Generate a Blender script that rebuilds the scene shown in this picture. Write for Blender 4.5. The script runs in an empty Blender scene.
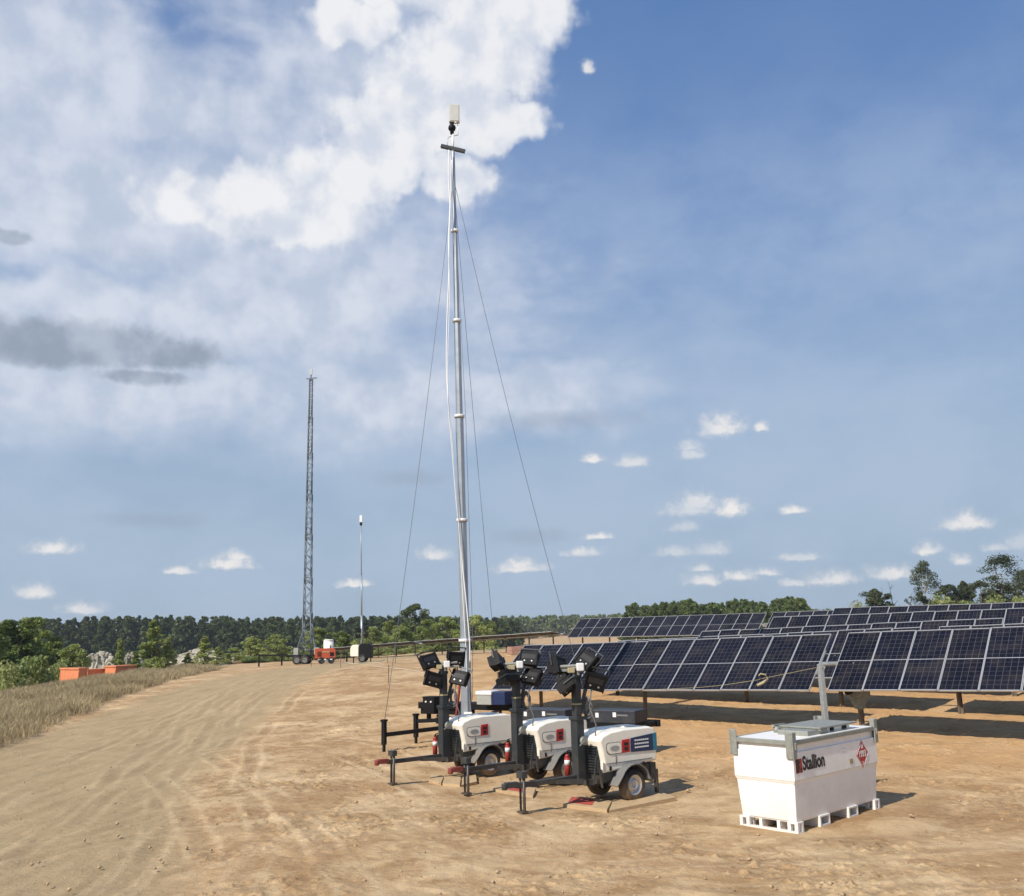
import bpy, math, random
import numpy as np
from mathutils import Vector, Matrix, Quaternion

random.seed(7)
rng = np.random.default_rng(11)
scene = bpy.context.scene
COL = scene.collection
rad = math.radians

# ------------------------------------------------------------------ camera
EYE = 2.9; FPX = 930.0; PITCH = rad(11.3); ROLL = rad(-1.4)
RM = (Matrix.Rotation(math.pi / 2 + PITCH, 3, 'X') @ Matrix.Rotation(ROLL, 3, 'Z'))
CAMP = Vector((0, 0, EYE))
cd = bpy.data.cameras.new('camera'); cam = bpy.data.objects.new('camera', cd); COL.objects.link(cam)
cd.sensor_width = 36; cd.lens = 36 * FPX / 1024; cd.clip_start = 0.1; cd.clip_end = 9000
cam.matrix_world = Matrix.Translation(CAMP) @ RM.to_4x4()
scene.camera = cam

def ray(px, py): return RM @ Vector(((px - 512) / FPX, -(py - 448) / FPX, -1.0))
def P(px, py, y):                      # survey point at forward distance y
    d = ray(px, py); return CAMP + d * (y / d.y)
def G(px, py, z=0.0):                  # survey point at height z
    d = ray(px, py); return CAMP + d * ((z - EYE) / d.z)

# ------------------------------------------------------------------ noise + terrain
PERM = np.random.default_rng(3).permutation(256); PERM = np.concatenate([PERM, PERM, PERM])
GA = np.random.default_rng(4).uniform(0, 2 * np.pi, 256); GX, GY = np.cos(GA), np.sin(GA)
def perlin(x, y):
    xi = np.floor(x).astype(np.int64); yi = np.floor(y).astype(np.int64)
    xf = x - xi; yf = y - yi; xi &= 255; yi &= 255
    u = xf * xf * xf * (xf * (xf * 6 - 15) + 10); v = yf * yf * yf * (yf * (yf * 6 - 15) + 10)
    def g(a, b, fx, fy):
        h = PERM[PERM[a] + b] & 255; return GX[h] * fx + GY[h] * fy
    a = g(xi, yi, xf, yf); b = g((xi + 1) & 255, yi, xf - 1, yf)
    c = g(xi, (yi + 1) & 255, xf, yf - 1); d = g((xi + 1) & 255, (yi + 1) & 255, xf - 1, yf - 1)
    return (a + u * (b - a)) + v * ((c + u * (d - c)) - (a + u * (b - a)))
def fbm(x, y, o=4, r=.5):
    s = 0; a = 1; f = 1
    for k in range(o):
        s = s + a * perlin(x * f + 17.3 * k, y * f + 9.1 * k); a *= r; f *= 2.03
    return s
def S(t):
    t = np.clip(t, 0, 1); return t * t * (3 - 2 * t)

def base_h(x, y):
    x = np.asarray(x, float); y = np.asarray(y, float)
    u = (0.3 * np.clip(x, -40, 60) + y - 24) / 34
    h = 1.3 * S(u) * (0.35 + .65 * S((x + 30) / 30))
    xe = -26.5 - .06 * np.clip(y - 50, 0, 60)
    h = h - 3.4 * S((xe - x) / 14) * S((y + 10) / 20)
    h = h - 2.8 * S((y - 104) / 50) * S((60 - x) / 60)
    return h
def height(x, y):
    return base_h(x, y) + .07 * perlin(np.asarray(x) / 6.1, np.asarray(y) / 6.1)
def hz(x, y): return float(height(np.array([x]), np.array([y]))[0])

def polydist(x, y, pts):
    best = np.full(x.shape, 1e9); side = np.zeros(x.shape); run = np.zeros(x.shape); L = 0
    for (ax, ay), (bx, by) in zip(pts[:-1], pts[1:]):
        dx, dy = bx - ax, by - ay; l = math.hypot(dx, dy)
        t = np.clip(((x - ax) * dx + (y - ay) * dy) / (l * l), 0, 1)
        ex = x - ax - t * dx; ey = y - ay - t * dy; d = np.hypot(ex, ey)
        m = d < best; best = np.where(m, d, best)
        side = np.where(m, np.sign(dx * ey - dy * ex), side); run = np.where(m, L + t * l, run); L += l
    return best, side, run
def smooth_poly(pts, n=8):
    out = []
    q = [pts[0]] + list(pts) + [pts[-1]]
    for i in range(1, len(q) - 2):
        p0, p1, p2, p3 = [np.array(v, float) for v in q[i - 1:i + 3]]
        for k in range(n):
            t = k / n
            out.append(tuple(.5 * ((2 * p1) + (p2 - p0) * t + (2 * p0 - 5 * p1 + 4 * p2 - p3) * t * t + (3 * p1 - p0 - 3 * p2 + p3) * t ** 3)))
    out.append(tuple(pts[-1])); return out
def gp(*pix): return smooth_poly([(G(a, b).x, G(a, b).y) for a, b in pix])

# ------------------------------------------------------------------ mesh builder
class MB:
    def __init__(s): s.v = []; s.f = []; s.m = []; s.sm = []
    def add(s, vs, fs, m=0, smooth=False, M=None):
        o = len(s.v)
        for p in vs:
            p = Vector(p); s.v.append(tuple(M @ p) if M else tuple(p))
        for f in fs: s.f.append([o + i for i in f]); s.m.append(m); s.sm.append(smooth)
        return s
    def box(s, c, d, m=0, M=None, taper=1.0):
        x, y, z = c; a, b, h = d[0] / 2, d[1] / 2, d[2] / 2
        vs = [(x + i * a * (taper if k > 0 else 1), y + j * b * (taper if k > 0 else 1), z + k * h) for k in (-1, 1) for j in (-1, 1) for i in (-1, 1)]
        return s.add(vs, [(0, 2, 3, 1), (4, 5, 7, 6), (0, 1, 5, 4), (2, 6, 7, 3), (0, 4, 6, 2), (1, 3, 7, 5)], m, False, M)
    def bar(s, p, q, w, h=None, m=0, up=(0, 0, 1)):       # rectangular beam between two points
        h = h or w; p = Vector(p); q = Vector(q); d = (q - p).normalized(); up = Vector(up)
        if abs(d.dot(up)) > .98: up = Vector((1, 0, 0))
        a = d.cross(up).normalized() * w / 2; b = a.cross(d).normalized() * h / 2
        vs = [p - a - b, p + a - b, p + a + b, p - a + b, q - a - b, q + a - b, q + a + b, q - a + b]
        return s.add(vs, [(0, 1, 2, 3), (7, 6, 5, 4), (0, 4, 5, 1), (1, 5, 6, 2), (2, 6, 7, 3), (3, 7, 4, 0)], m)
    def cyl(s, p, q, r, r2=None, n=12, m=0, smooth=True):
        r2 = r if r2 is None else r2; p = Vector(p); q = Vector(q); d = (q - p).normalized()
        u = Vector((0, 0, 1)) if abs(d.z) < .95 else Vector((1, 0, 0)); a = d.cross(u).normalized(); b = d.cross(a)
        vs = [p + (a * math.cos(t) + b * math.sin(t)) * r for t in [2 * math.pi * i / n for i in range(n)]] + \
             [q + (a * math.cos(t) + b * math.sin(t)) * r2 for t in [2 * math.pi * i / n for i in range(n)]]
        o = len(s.v); s.add(vs, [(i, (i + 1) % n, n + (i + 1) % n, n + i) for i in range(n)], m, smooth)
        s.f.append([o + i for i in range(n)][::-1]); s.m.append(m); s.sm.append(False)
        s.f.append([o + n + i for i in range(n)]); s.m.append(m); s.sm.append(False); return s
    def tube(s, pts, r, n=6, m=0):
        pts = [Vector(p) for p in pts]; o = len(s.v)
        rr = r if isinstance(r, (list, tuple)) else [r] * len(pts)
        for i, p in enumerate(pts):
            d = (pts[min(i + 1, len(pts) - 1)] - pts[max(i - 1, 0)]).normalized()
            u = Vector((0, 0, 1)) if abs(d.z) < .95 else Vector((1, 0, 0)); a = d.cross(u).normalized(); b = d.cross(a)
            for k in range(n):
                t = 2 * math.pi * k / n; s.v.append(tuple(p + (a * math.cos(t) + b * math.sin(t)) * rr[i]))
        for i in range(len(pts) - 1):
            for k in range(n):
                s.f.append([o + i * n + k, o + i * n + (k + 1) % n, o + (i + 1) * n + (k + 1) % n, o + (i + 1) * n + k]); s.m.append(m); s.sm.append(True)
        s.f.append([o + k for k in range(n)]); s.m.append(m); s.sm.append(False)
        s.f.append([o + (len(pts) - 1) * n + k for k in range(n)][::-1]); s.m.append(m); s.sm.append(False)
        return s
    def prism(s, poly, axis, a, b, m=0, M=None):          # poly in the plane across axis
        n = len(poly)
        def mk(u, v, w): return {'x': (w, u, v), 'y': (u, w, v), 'z': (u, v, w)}[axis]
        vs = [mk(u, v, a) for u, v in poly] + [mk(u, v, b) for u, v in poly]
        fs = [tuple(range(n))[::-1], tuple(range(n, 2 * n))] + [(i, (i + 1) % n, n + (i + 1) % n, n + i) for i in range(n)]
        return s.add(vs, fs, m, False, M)
    def lathe(s, prof, n=24, m=0, M=None, smooth=True):   # prof (r,h) around local Y
        vs = [(r * math.cos(2 * math.pi * k / n), h, r * math.sin(2 * math.pi * k / n)) for r, h in prof for k in range(n)]
        fs = [(i * n + k, i * n + (k + 1) % n, (i + 1) * n + (k + 1) % n, (i + 1) * n + k) for i in range(len(prof) - 1) for k in range(n)]
        return s.add(vs, fs, m, smooth, M)
    def ball(s, c, r, m=0, n=10, sc=(1, 1, 1)):
        vs = []; fs = []
        for i in range(n // 2 + 1):
            a = math.pi * i / (n // 2)
            for k in range(n):
                t = 2 * math.pi * k / n
                vs.append((c[0] + sc[0] * r * math.sin(a) * math.cos(t), c[1] + sc[1] * r * math.sin(a) * math.sin(t), c[2] + sc[2] * r * math.cos(a)))
        for i in range(n // 2):
            for k in range(n): fs.append((i * n + k, (i + 1) * n + k, (i + 1) * n + (k + 1) % n, i * n + (k + 1) % n))
        return s.add(vs, fs, m, True)
    def build(s, name, mats, parent=None, bevel=0, seg=2):
        me = bpy.data.meshes.new(name); me.from_pydata(s.v, [], s.f)
        if not isinstance(mats, (list, tuple)): mats = [mats]
        for k in mats: me.materials.append(k)
        me.polygons.foreach_set('material_index', s.m); me.polygons.foreach_set('use_smooth', s.sm)
        import bmesh
        bm = bmesh.new(); bm.from_mesh(me); bmesh.ops.recalc_face_normals(bm, faces=bm.faces); bm.to_mesh(me); bm.free()
        me.update()
        o = bpy.data.objects.new(name, me); COL.objects.link(o)
        if parent: o.parent = parent
        if bevel:
            b = o.modifiers.new('bevel', 'BEVEL'); b.width = bevel; b.segments = seg; b.limit_method = 'ANGLE'; b.angle_limit = rad(40)
        return o

def np_mesh(name, V, F, mats, parent=None, attrs=None, smooth=False):
    me = bpy.data.meshes.new(name); V = np.asarray(V, np.float32); F = np.asarray(F, np.int32)
    me.vertices.add(len(V)); me.vertices.foreach_set('co', V.ravel())
    k = F.shape[1]; me.loops.add(F.size); me.loops.foreach_set('vertex_index', F.ravel())
    me.polygons.add(len(F)); me.polygons.foreach_set('loop_start', np.arange(0, F.size, k, dtype=np.int32))
    me.polygons.foreach_set('loop_total', np.full(len(F), k, np.int32))
    if smooth: me.polygons.foreach_set('use_smooth', np.ones(len(F), bool))
    me.update(calc_edges=True)
    for nme, a in (attrs or {}).items():
        at = me.attributes.new(nme, 'FLOAT', 'POINT'); at.data.foreach_set('value', np.asarray(a, np.float32))
    for m in (mats if isinstance(mats, (list, tuple)) else [mats]): me.materials.append(m)
    o = bpy.data.objects.new(name, me); COL.objects.link(o)
    if parent: o.parent = parent
    return o

def tag(o, label=None, cat=None, group=None, kind=None):
    if label: o['label'] = label
    if cat: o['category'] = cat
    if group: o['group'] = group
    if kind: o['kind'] = kind
    return o
def empty(name, loc, rz=0, label=None, cat=None, group=None):
    o = bpy.data.objects.new(name, None); COL.objects.link(o); o.location = loc; o.rotation_euler = (0, 0, rz)
    o.empty_display_size = .2
    return tag(o, label, cat, group)
def kids(o): return [c for c in COL.objects if c.parent == o]
def copy_tree(o, parent=None):
    c = o.copy(); COL.objects.link(c)
    if parent: c.parent = parent
    for ch in kids(o): copy_tree(ch, c)
    return c

# ------------------------------------------------------------------ materials
def nt_new(name):
    m = bpy.data.materials.new(name); m.use_nodes = True; nt = m.node_tree
    return m, nt, nt.nodes['Principled BSDF']
def mat(name, col, rough=.5, metal=0.0, var=.12, vscale=6, bump=0, bscale=40, dirt=0, dcol=(.36, .25, .15), dz=.6, coat=0, spec=.5):
    m, nt, p = nt_new(name); N = nt.nodes; L = nt.links
    tc = N.new('ShaderNodeTexCoord')
    n = N.new('ShaderNodeTexNoise'); n.inputs['Scale'].default_value = vscale; n.inputs['Detail'].default_value = 6; n.inputs['Roughness'].default_value = .65
    L.new(tc.outputs['Object'], n.inputs['Vector'])
    r = N.new('ShaderNodeMapRange'); r.inputs[1].default_value = .3; r.inputs[2].default_value = .7
    r.inputs[3].default_value = 1 - var; r.inputs[4].default_value = 1 + var; L.new(n.outputs[0], r.inputs[0])
    mx = N.new('ShaderNodeVectorMath'); mx.operation = 'SCALE'; mx.inputs[0].default_value = col; L.new(r.outputs[0], mx.inputs['Scale'])
    out = mx.outputs[0]
    if dirt:
        n2 = N.new('ShaderNodeTexNoise'); n2.inputs['Scale'].default_value = 3.3; n2.inputs['Detail'].default_value = 9; n2.inputs['Roughness'].default_value = .7
        g = N.new('ShaderNodeNewGeometry'); L.new(g.outputs['Position'], n2.inputs['Vector'])
        sp = N.new('ShaderNodeSeparateXYZ'); L.new(g.outputs['Position'], sp.inputs[0])
        mr = N.new('ShaderNodeMapRange'); mr.inputs[1].default_value = dz; mr.inputs[2].default_value = 0; mr.inputs[3].default_value = 0; mr.inputs[4].default_value = .45; L.new(sp.outputs[2], mr.inputs[0])
        ad = N.new('ShaderNodeMath'); ad.operation = 'ADD'; L.new(n2.outputs[0], ad.inputs[0]); L.new(mr.outputs[0], ad.inputs[1])
        m2 = N.new('ShaderNodeMapRange'); m2.inputs[1].default_value = .5; m2.inputs[2].default_value = 1.0; m2.inputs[3].default_value = 0; m2.inputs[4].default_value = dirt; L.new(ad.outputs[0], m2.inputs[0])
        mc = N.new('ShaderNodeMix'); mc.data_type = 'RGBA'; L.new(m2.outputs[0], mc.inputs[0]); L.new(out, mc.inputs[6]); mc.inputs[7].default_value = (*dcol, 1)
        out = mc.outputs[2]
    L.new(out, p.inputs['Base Color'])
    p.inputs['Metallic'].default_value = metal; p.inputs['Coat Weight'].default_value = coat; p.inputs['Specular IOR Level'].default_value = spec
    rr = N.new('ShaderNodeMapRange'); rr.inputs[3].default_value = max(0.05, rough - .1); rr.inputs[4].default_value = min(1, rough + .12); L.new(n.outputs[0], rr.inputs[0]); L.new(rr.outputs[0], p.inputs['Roughness'])
    if bump:
        b = N.new('ShaderNodeBump'); b.inputs['Strength'].default_value = bump; b.inputs['Distance'].default_value = .02
        nb = N.new('ShaderNodeTexNoise'); nb.inputs['Scale'].default_value = bscale; L.new(tc.outputs['Object'], nb.inputs['Vector'])
        L.new(nb.outputs[0], b.inputs['Height']); L.new(b.outputs[0], p.inputs['Normal'])
    return m

M = {}
M['hood'] = mat('cream_enamel', (.84, .80, .69), .35, var=.04, dirt=.16, dz=1.0, coat=.25)
M['white'] = mat('white_enamel', (.86, .84, .80), .42, var=.05, dirt=.2, dz=.8, coat=.15)
M['dark'] = mat('dark_grey_steel', (.030, .037, .042), .45, .2, var=.25, dirt=.22, dz=.8)
M['black'] = mat('black_plastic', (.005, .005, .006), .6, var=.3, vscale=14, dirt=.03, spec=.25)
M['rubber'] = mat('tyre_rubber', (.018, .018, .018), .85, var=.3, dirt=.6, dz=.5)
M['fender'] = mat('grey_fender', (.15, .155, .155), .55, var=.12, dirt=.3, dz=.7)
M['galv'] = mat('galvanised_steel', (.42, .44, .43), .45, .55, var=.14, vscale=18)
M['galvd'] = mat('dull_galvanised', (.27, .28, .25), .6, .25, var=.15, vscale=14, dirt=.3)
M['rim'] = mat('rim_steel', (.55, .55, .54), .35, .6, var=.1, dirt=.35, dz=.5)
M['red'] = mat('red_paint', (.30, .02, .016), .45, var=.15, dirt=.2, dz=.9)
M['maroon'] = mat('worn_maroon_paint', (.20, .02, .018), .55, var=.3, dirt=.3, dz=.8)
M['glass'] = mat('lamp_front_glass', (.008, .009, .011), .6, var=.05)
M['redsign'] = mat('red_decal', (.45, .02, .02), .45, var=.06)
M['navy'] = mat('navy_paint', (.015, .03, .085), .4, var=.1)
M['navyb'] = mat('deep_blue_paint', (.008, .02, .075), .5, var=.1)
M['navyd'] = mat('dark_navy_cabinet', (.02, .026, .036), .45, var=.2, dirt=.2, dz=1)
M['blue'] = mat('blue_paint', (.02, .07, .24), .4, var=.1)
M['teal'] = mat('teal_decal', (.02, .17, .26), .4, var=.06)
M['decal'] = mat('white_decal', (.7, .7, .7), .5, var=.03)
M['ink'] = mat('black_print', (.012, .012, .013), .5, var=.05)
M['mast'] = mat('silver_mast', (.34, .38, .42), .4, .45, var=.1, vscale=3)
M['mastd'] = mat('weathered_mast', (.15, .18, .21), .55, .2, var=.15)
M['cable'] = mat('white_cable', (.78, .79, .80), .5, var=.04)
M['hose'] = mat('dusty_hose', (.56, .50, .40), .8, var=.1)
M['wire'] = mat('guy_wire', (.16, .17, .18), .5, .4)
M['cabinet'] = mat('grey_cabinet', (.33, .34, .31), .5, var=.08)
M['orange'] = mat('orange_paint', (.44, .075, .028), .55, var=.12, dirt=.25, dz=.2)
M['crate'] = mat('orange_panel', (.62, .22, .10), .7, var=.12, vscale=2)
M['pink'] = mat('faded_pink_crate', (.36, .20, .15), .8, var=.2)
M['wood'] = mat('plywood', (.50, .36, .20), .75, var=.18, vscale=9, bump=.4, dirt=.35, dz=.3)
M['redprint'] = mat('red_print', (.40, .07, .05), .8, var=.5, vscale=30)
M['castgrey'] = mat('cast_housing', (.20, .23, .22), .6, 0, var=.3, dirt=.06)
M['post'] = mat('pile_steel', (.15, .135, .115), .65, .2, var=.25, dirt=.3, dz=1.5)
M['frame'] = mat('module_frame', (.52, .52, .51), .35, .5, var=.05)
M['back'] = mat('module_backsheet', (.055, .045, .035), .6, var=.1)
M['rope'] = mat('rope', (.38, .32, .18), .8, var=.2, vscale=60)
M['stake'] = mat('wood_stake', (.13, .09, .055), .8, var=.3)
M['bark'] = mat('bark', (.11, .085, .06), .9, var=.3, vscale=4, bump=.6)
M['barkpale'] = mat('pale_bark', (.34, .31, .26), .85, var=.35, vscale=3)
M['rock'] = mat('rubble', (.36, .33, .27), .9, var=.35, vscale=.6, bump=1, bscale=4)
M['antenna'] = mat('antenna_panel', (.50, .52, .50), .5, var=.05)
M['lens'] = mat('lamp_glass', (.6, .62, .65), .12, .8, var=.05)

def leaf_mat(name, c1, c2, sc=.35):
    m, nt, p = nt_new(name); N = nt.nodes; L = nt.links
    g = N.new('ShaderNodeNewGeometry'); oi = N.new('ShaderNodeObjectInfo')
    n = N.new('ShaderNodeTexNoise'); n.inputs['Scale'].default_value = sc; n.inputs['Detail'].default_value = 5; n.inputs['Roughness'].default_value = .75
    L.new(g.outputs['Position'], n.inputs['Vector'])
    w = N.new('ShaderNodeMath'); w.operation = 'MULTIPLY_ADD'; L.new(oi.outputs['Random'], w.inputs[0]); w.inputs[1].default_value = .3; w.inputs[2].default_value = -.15
    a = N.new('ShaderNodeMath'); a.operation = 'ADD'; L.new(n.outputs[0], a.inputs[0]); L.new(w.outputs[0], a.inputs[1])
    r = N.new('ShaderNodeMapRange'); r.inputs[1].default_value = .32; r.inputs[2].default_value = .7; L.new(a.outputs[0], r.inputs[0])
    mx = N.new('ShaderNodeMix'); mx.data_type = 'RGBA'; L.new(r.outputs[0], mx.inputs[0]); mx.inputs[6].default_value = (*c1, 1); mx.inputs[7].default_value = (*c2, 1)
    L.new(mx.outputs[2], p.inputs['Base Color']); p.inputs['Roughness'].default_value = .55; p.inputs['Specular IOR Level'].default_value = .3
    t = N.new('ShaderNodeBsdfTranslucent'); L.new(mx.outputs[2], t.inputs[0])
    ms = N.new('ShaderNodeMixShader'); ms.inputs[0].default_value = .35; L.new(p.outputs[0], ms.inputs[1]); L.new(t.outputs[0], ms.inputs[2])
    L.new(ms.outputs[0], N['Material Output'].inputs[0]); return m
M['leaf'] = leaf_mat('broad_leaves', (.10, .145, .03), (.29, .34, .09))
M['leafpale'] = leaf_mat('young_leaves', (.18, .245, .06), (.42, .46, .16))
M['leafdark'] = leaf_mat('wood_leaves', (.07, .10, .032), (.21, .25, .08), .10)
M['leafmid'] = leaf_mat('mid_leaves', (.06, .09, .026), (.15, .20, .055), .15)
M['pine'] = leaf_mat('pine_needles', (.045, .065, .032), (.13, .155, .075))
M['shrub'] = leaf_mat('shrub_leaves', (.14, .19, .05), (.34, .37, .14), .2)
M['grass'] = leaf_mat('dry_grass', (.38, .30, .17), (.56, .455, .27), .35)

def module_mat():
    m, nt, p = nt_new('solar_cells'); N = nt.nodes; L = nt.links
    tc = N.new('ShaderNodeTexCoord'); sp = N.new('ShaderNodeSeparateXYZ'); L.new(tc.outputs['Object'], sp.inputs[0])
    def line(sock, pitch, width, off=0.0):
        a = N.new('ShaderNodeMath'); a.operation = 'ADD'; L.new(sock, a.inputs[0]); a.inputs[1].default_value = 50 * pitch + off
        b = N.new('ShaderNodeMath'); b.operation = 'PINGPONG'; L.new(a.outputs[0], b.inputs[0]); b.inputs[1].default_value = pitch / 2
        c = N.new('ShaderNodeMath'); c.operation = 'LESS_THAN'; L.new(b.outputs[0], c.inputs[0]); c.inputs[1].default_value = width; return c.outputs[0]
    def mx(a, b, o='MAXIMUM'):
        c = N.new('ShaderNodeMath'); c.operation = o; L.new(a, c.inputs[0]); L.new(b, c.inputs[1]); return c.outputs[0]
    l1 = line(sp.outputs[0], .1483, .0055, 0); l2 = line(sp.outputs[1], .166, .005, 0)
    half = N.new('ShaderNodeMath'); half.operation = 'ABSOLUTE'; L.new(sp.outputs[1], half.inputs[0])
    hl = N.new('ShaderNodeMath'); hl.operation = 'LESS_THAN'; L.new(half.outputs[0], hl.inputs[0]); hl.inputs[1].default_value = .011
    l3 = line(sp.outputs[1], .0415, .0016, 0)
    fine = N.new('ShaderNodeMath'); fine.operation = 'MULTIPLY'; L.new(l3, fine.inputs[0]); fine.inputs[1].default_value = .25
    allm = mx(mx(l1, l2), fine.outputs[0])
    sc = N.new('ShaderNodeMath'); sc.operation = 'MULTIPLY'; L.new(allm, sc.inputs[0]); sc.inputs[1].default_value = .17
    a2 = mx(sc.outputs[0], hl.outputs[0])
    n = N.new('ShaderNodeTexNoise'); n.inputs['Scale'].default_value = 1.2; L.new(tc.outputs['Object'], n.inputs['Vector'])
    oi = N.new('ShaderNodeObjectInfo')
    cm = N.new('ShaderNodeMix'); cm.data_type = 'RGBA'; L.new(oi.outputs['Random'], cm.inputs[0]); cm.inputs[6].default_value = (.004, .0045, .009, 1); cm.inputs[7].default_value = (.008, .009, .018, 1)
    c = N.new('ShaderNodeMix'); c.data_type = 'RGBA'; L.new(a2, c.inputs[0]); L.new(cm.outputs[2], c.inputs[6]); c.inputs[7].default_value = (.34, .35, .38, 1)
    dn = N.new('ShaderNodeTexNoise'); dn.inputs['Scale'].default_value = 2.5; dn.inputs['Detail'].default_value = 8
    g = N.new('ShaderNodeNewGeometry'); L.new(g.outputs['Position'], dn.inputs['Vector'])
    dr = N.new('ShaderNodeMapRange'); dr.inputs[1].default_value = .45; dr.inputs[2].default_value = .8; dr.inputs[4].default_value = .10; L.new(dn.outputs[0], dr.inputs[0])
    d = N.new('ShaderNodeMix'); d.data_type = 'RGBA'; L.new(dr.outputs[0], d.inputs[0]); L.new(c.outputs[2], d.inputs[6]); d.inputs[7].default_value = (.25, .2, .15, 1)
    L.new(d.outputs[2], p.inputs['Base Color']); p.inputs['Roughness'].default_value = .2; p.inputs['IOR'].default_value = 1.27
    p.inputs['Specular IOR Level'].default_value = .3
    return m
M['cells'] = module_mat()

def ground_mat():
    m, nt, p = nt_new('sandy_ground'); N = nt.nodes; L = nt.links
    g = N.new('ShaderNodeNewGeometry')
    def noise(scale, det=8, rough=.6, stretch=None, dist=0):
        n = N.new('ShaderNodeTexNoise'); n.inputs['Scale'].default_value = scale; n.inputs['Detail'].default_value = det; n.inputs['Roughness'].default_value = rough; n.inputs['Distortion'].default_value = dist
        if stretch:
            mp = N.new('ShaderNodeMapping'); mp.inputs['Rotation'].default_value = (0, 0, stretch[0]); mp.inputs['Scale'].default_value = (stretch[1], stretch[2], 1)
            L.new(g.outputs['Position'], mp.inputs[0]); L.new(mp.outputs[0], n.inputs['Vector'])
        else: L.new(g.outputs['Position'], n.inputs['Vector'])
        return n.outputs[0]
    def rng_(s, a, b, c=0, d=1):
        r = N.new('ShaderNodeMapRange'); r.inputs[1].default_value = a; r.inputs[2].default_value = b; r.inputs[3].default_value = c; r.inputs[4].default_value = d; L.new(s, r.inputs[0]); return r.outputs[0]
    def mix(f, a, b):
        x = N.new('ShaderNodeMix'); x.data_type = 'RGBA'
        L.new(f, x.inputs[0])
        for k, v in ((6, a), (7, b)):
            if isinstance(v, tuple): x.inputs[k].default_value = (*v, 1)
            else: L.new(v, x.inputs[k])
        return x.outputs[2]
    def math_(op, a, b):
        x = N.new('ShaderNodeMath'); x.operation = op
        for k, v in ((0, a), (1, b)):
            if isinstance(v, (int, float)): x.inputs[k].default_value = v
            else: L.new(v, x.inputs[k])
        return x.outputs[0]
    def attr(n):
        a = N.new('ShaderNodeAttribute'); a.attribute_name = n; return a.outputs['Fac']
    big = noise(.22, 6, .6, dist=.4); mid = noise(1.3, 9, .68, dist=.5); fine = noise(7, 8, .7); grit = noise(38, 4, .7)
    c = mix(rng_(mid, .38, .64), (.34, .225, .122), (.60, .445, .27))
    c = mix(rng_(big, .42, .60, 0, .7), c, (.34, .21, .11))
    c = mix(rng_(fine, .58, .74, 0, .62), c, (.20, .125, .07))
    c = mix(rng_(fine, .42, .28, 0, .6), c, (.72, .56, .37))
    c = mix(rng_(grit, .60, .72, 0, .4), c, (.19, .13, .08))
    sp_ = rng_(noise(5.5, 6, .8), .47, .60); c = mix(math_('MULTIPLY', math_('MULTIPLY', sp_, attr('churn')), .85), c, (.24, .16, .09))
    c = mix(rng_(noise(.55, 6, .65, dist=.6), .48, .64, 0, .55), c, (.68, .52, .33))
    # red clay towards the solar field
    c = mix(math_('MULTIPLY', attr('clay'), rng_(mid, .35, .6, .3, .8)), c, (.52, .315, .155))
    # compacted grey-brown road
    rc = mix(rng_(noise(1.6, 7, .62, (rad(-6), 1.5, .28)), .22, .78), (.285, .215, .125), (.46, .355, .22))
    c = mix(rng_(math_('ADD', attr('road'), rng_(big, .3, .7, -.18, .18)), .3, .7, 0, .9), c, rc)
    # compressed / churned tyre tracks
    c = mix(math_('MULTIPLY', attr('rut'), rng_(fine, .35, .6, .2, .8)), c, (.235, .165, .10))
    c = mix(math_('MULTIPLY', attr('ridge'), rng_(fine, .35, .6, .1, .9)), c, (.70, .55, .36))
    # meadow / bank soil and far green ground
    c = mix(attr('bank'), c, mix(fine, (.23, .18, .10), (.36, .29, .18)))
    c = mix(attr('green'), c, mix(mid, (.05, .075, .022), (.15, .15, .06)))
    sat = N.new('ShaderNodeHueSaturation'); sat.inputs['Saturation'].default_value = 1.06; sat.inputs['Value'].default_value = 1.03; L.new(c, sat.inputs['Color']); L.new(sat.outputs[0], p.inputs['Base Color']); p.inputs['Roughness'].default_value = .95; p.inputs['Specular IOR Level'].default_value = .15
    h = math_('ADD', math_('MULTIPLY', fine, .7), math_('MULTIPLY', grit, .3)); h = math_('ADD', h, math_('MULTIPLY', noise(2.3, 6, .6), .5))
    b = N.new('ShaderNodeBump'); b.inputs['Strength'].default_value = .75; b.inputs['Distance'].default_value = .07; L.new(h, b.inputs['Height']); L.new(b.outputs[0], p.inputs['Normal'])
    return m
M['ground'] = ground_mat()

# ------------------------------------------------------------------ ground sheet
road_line = gp((-140, 900), (0, 800), (110, 748), (215, 706), (300, 683), (395, 669))
road_line += [(road_line[-1][0] + 12, road_line[-1][1] + 14), (30, 130)]
tracks = [gp((-40, 852), (60, 785), (150, 735), (225, 706), (290, 690), (350, 679)),
          gp((40, 896), (120, 822), (180, 765), (212, 724), (250, 697), (300, 684)),
          gp((150, 896), (205, 836), (208, 780), (232, 738), (290, 702), (350, 688)),
          gp((300, 896), (252, 822), (190, 770), (170, 745), (200, 715)),
          gp((0, 896), (110, 850), (240, 835), (420, 815), (560, 850), (760, 875), (1020, 860)),
          gp((180, 880), (330, 850), (480, 880), (640, 896)),
          gp((60, 825), (170, 800), (330, 780), (420, 800), (520, 845), (700, 850), (1024, 838)),
          gp((230, 752), (330, 745), (420, 770), (470, 800)),
          gp((560, 720), (700, 742), (860, 745), (1024, 738))]

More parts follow.
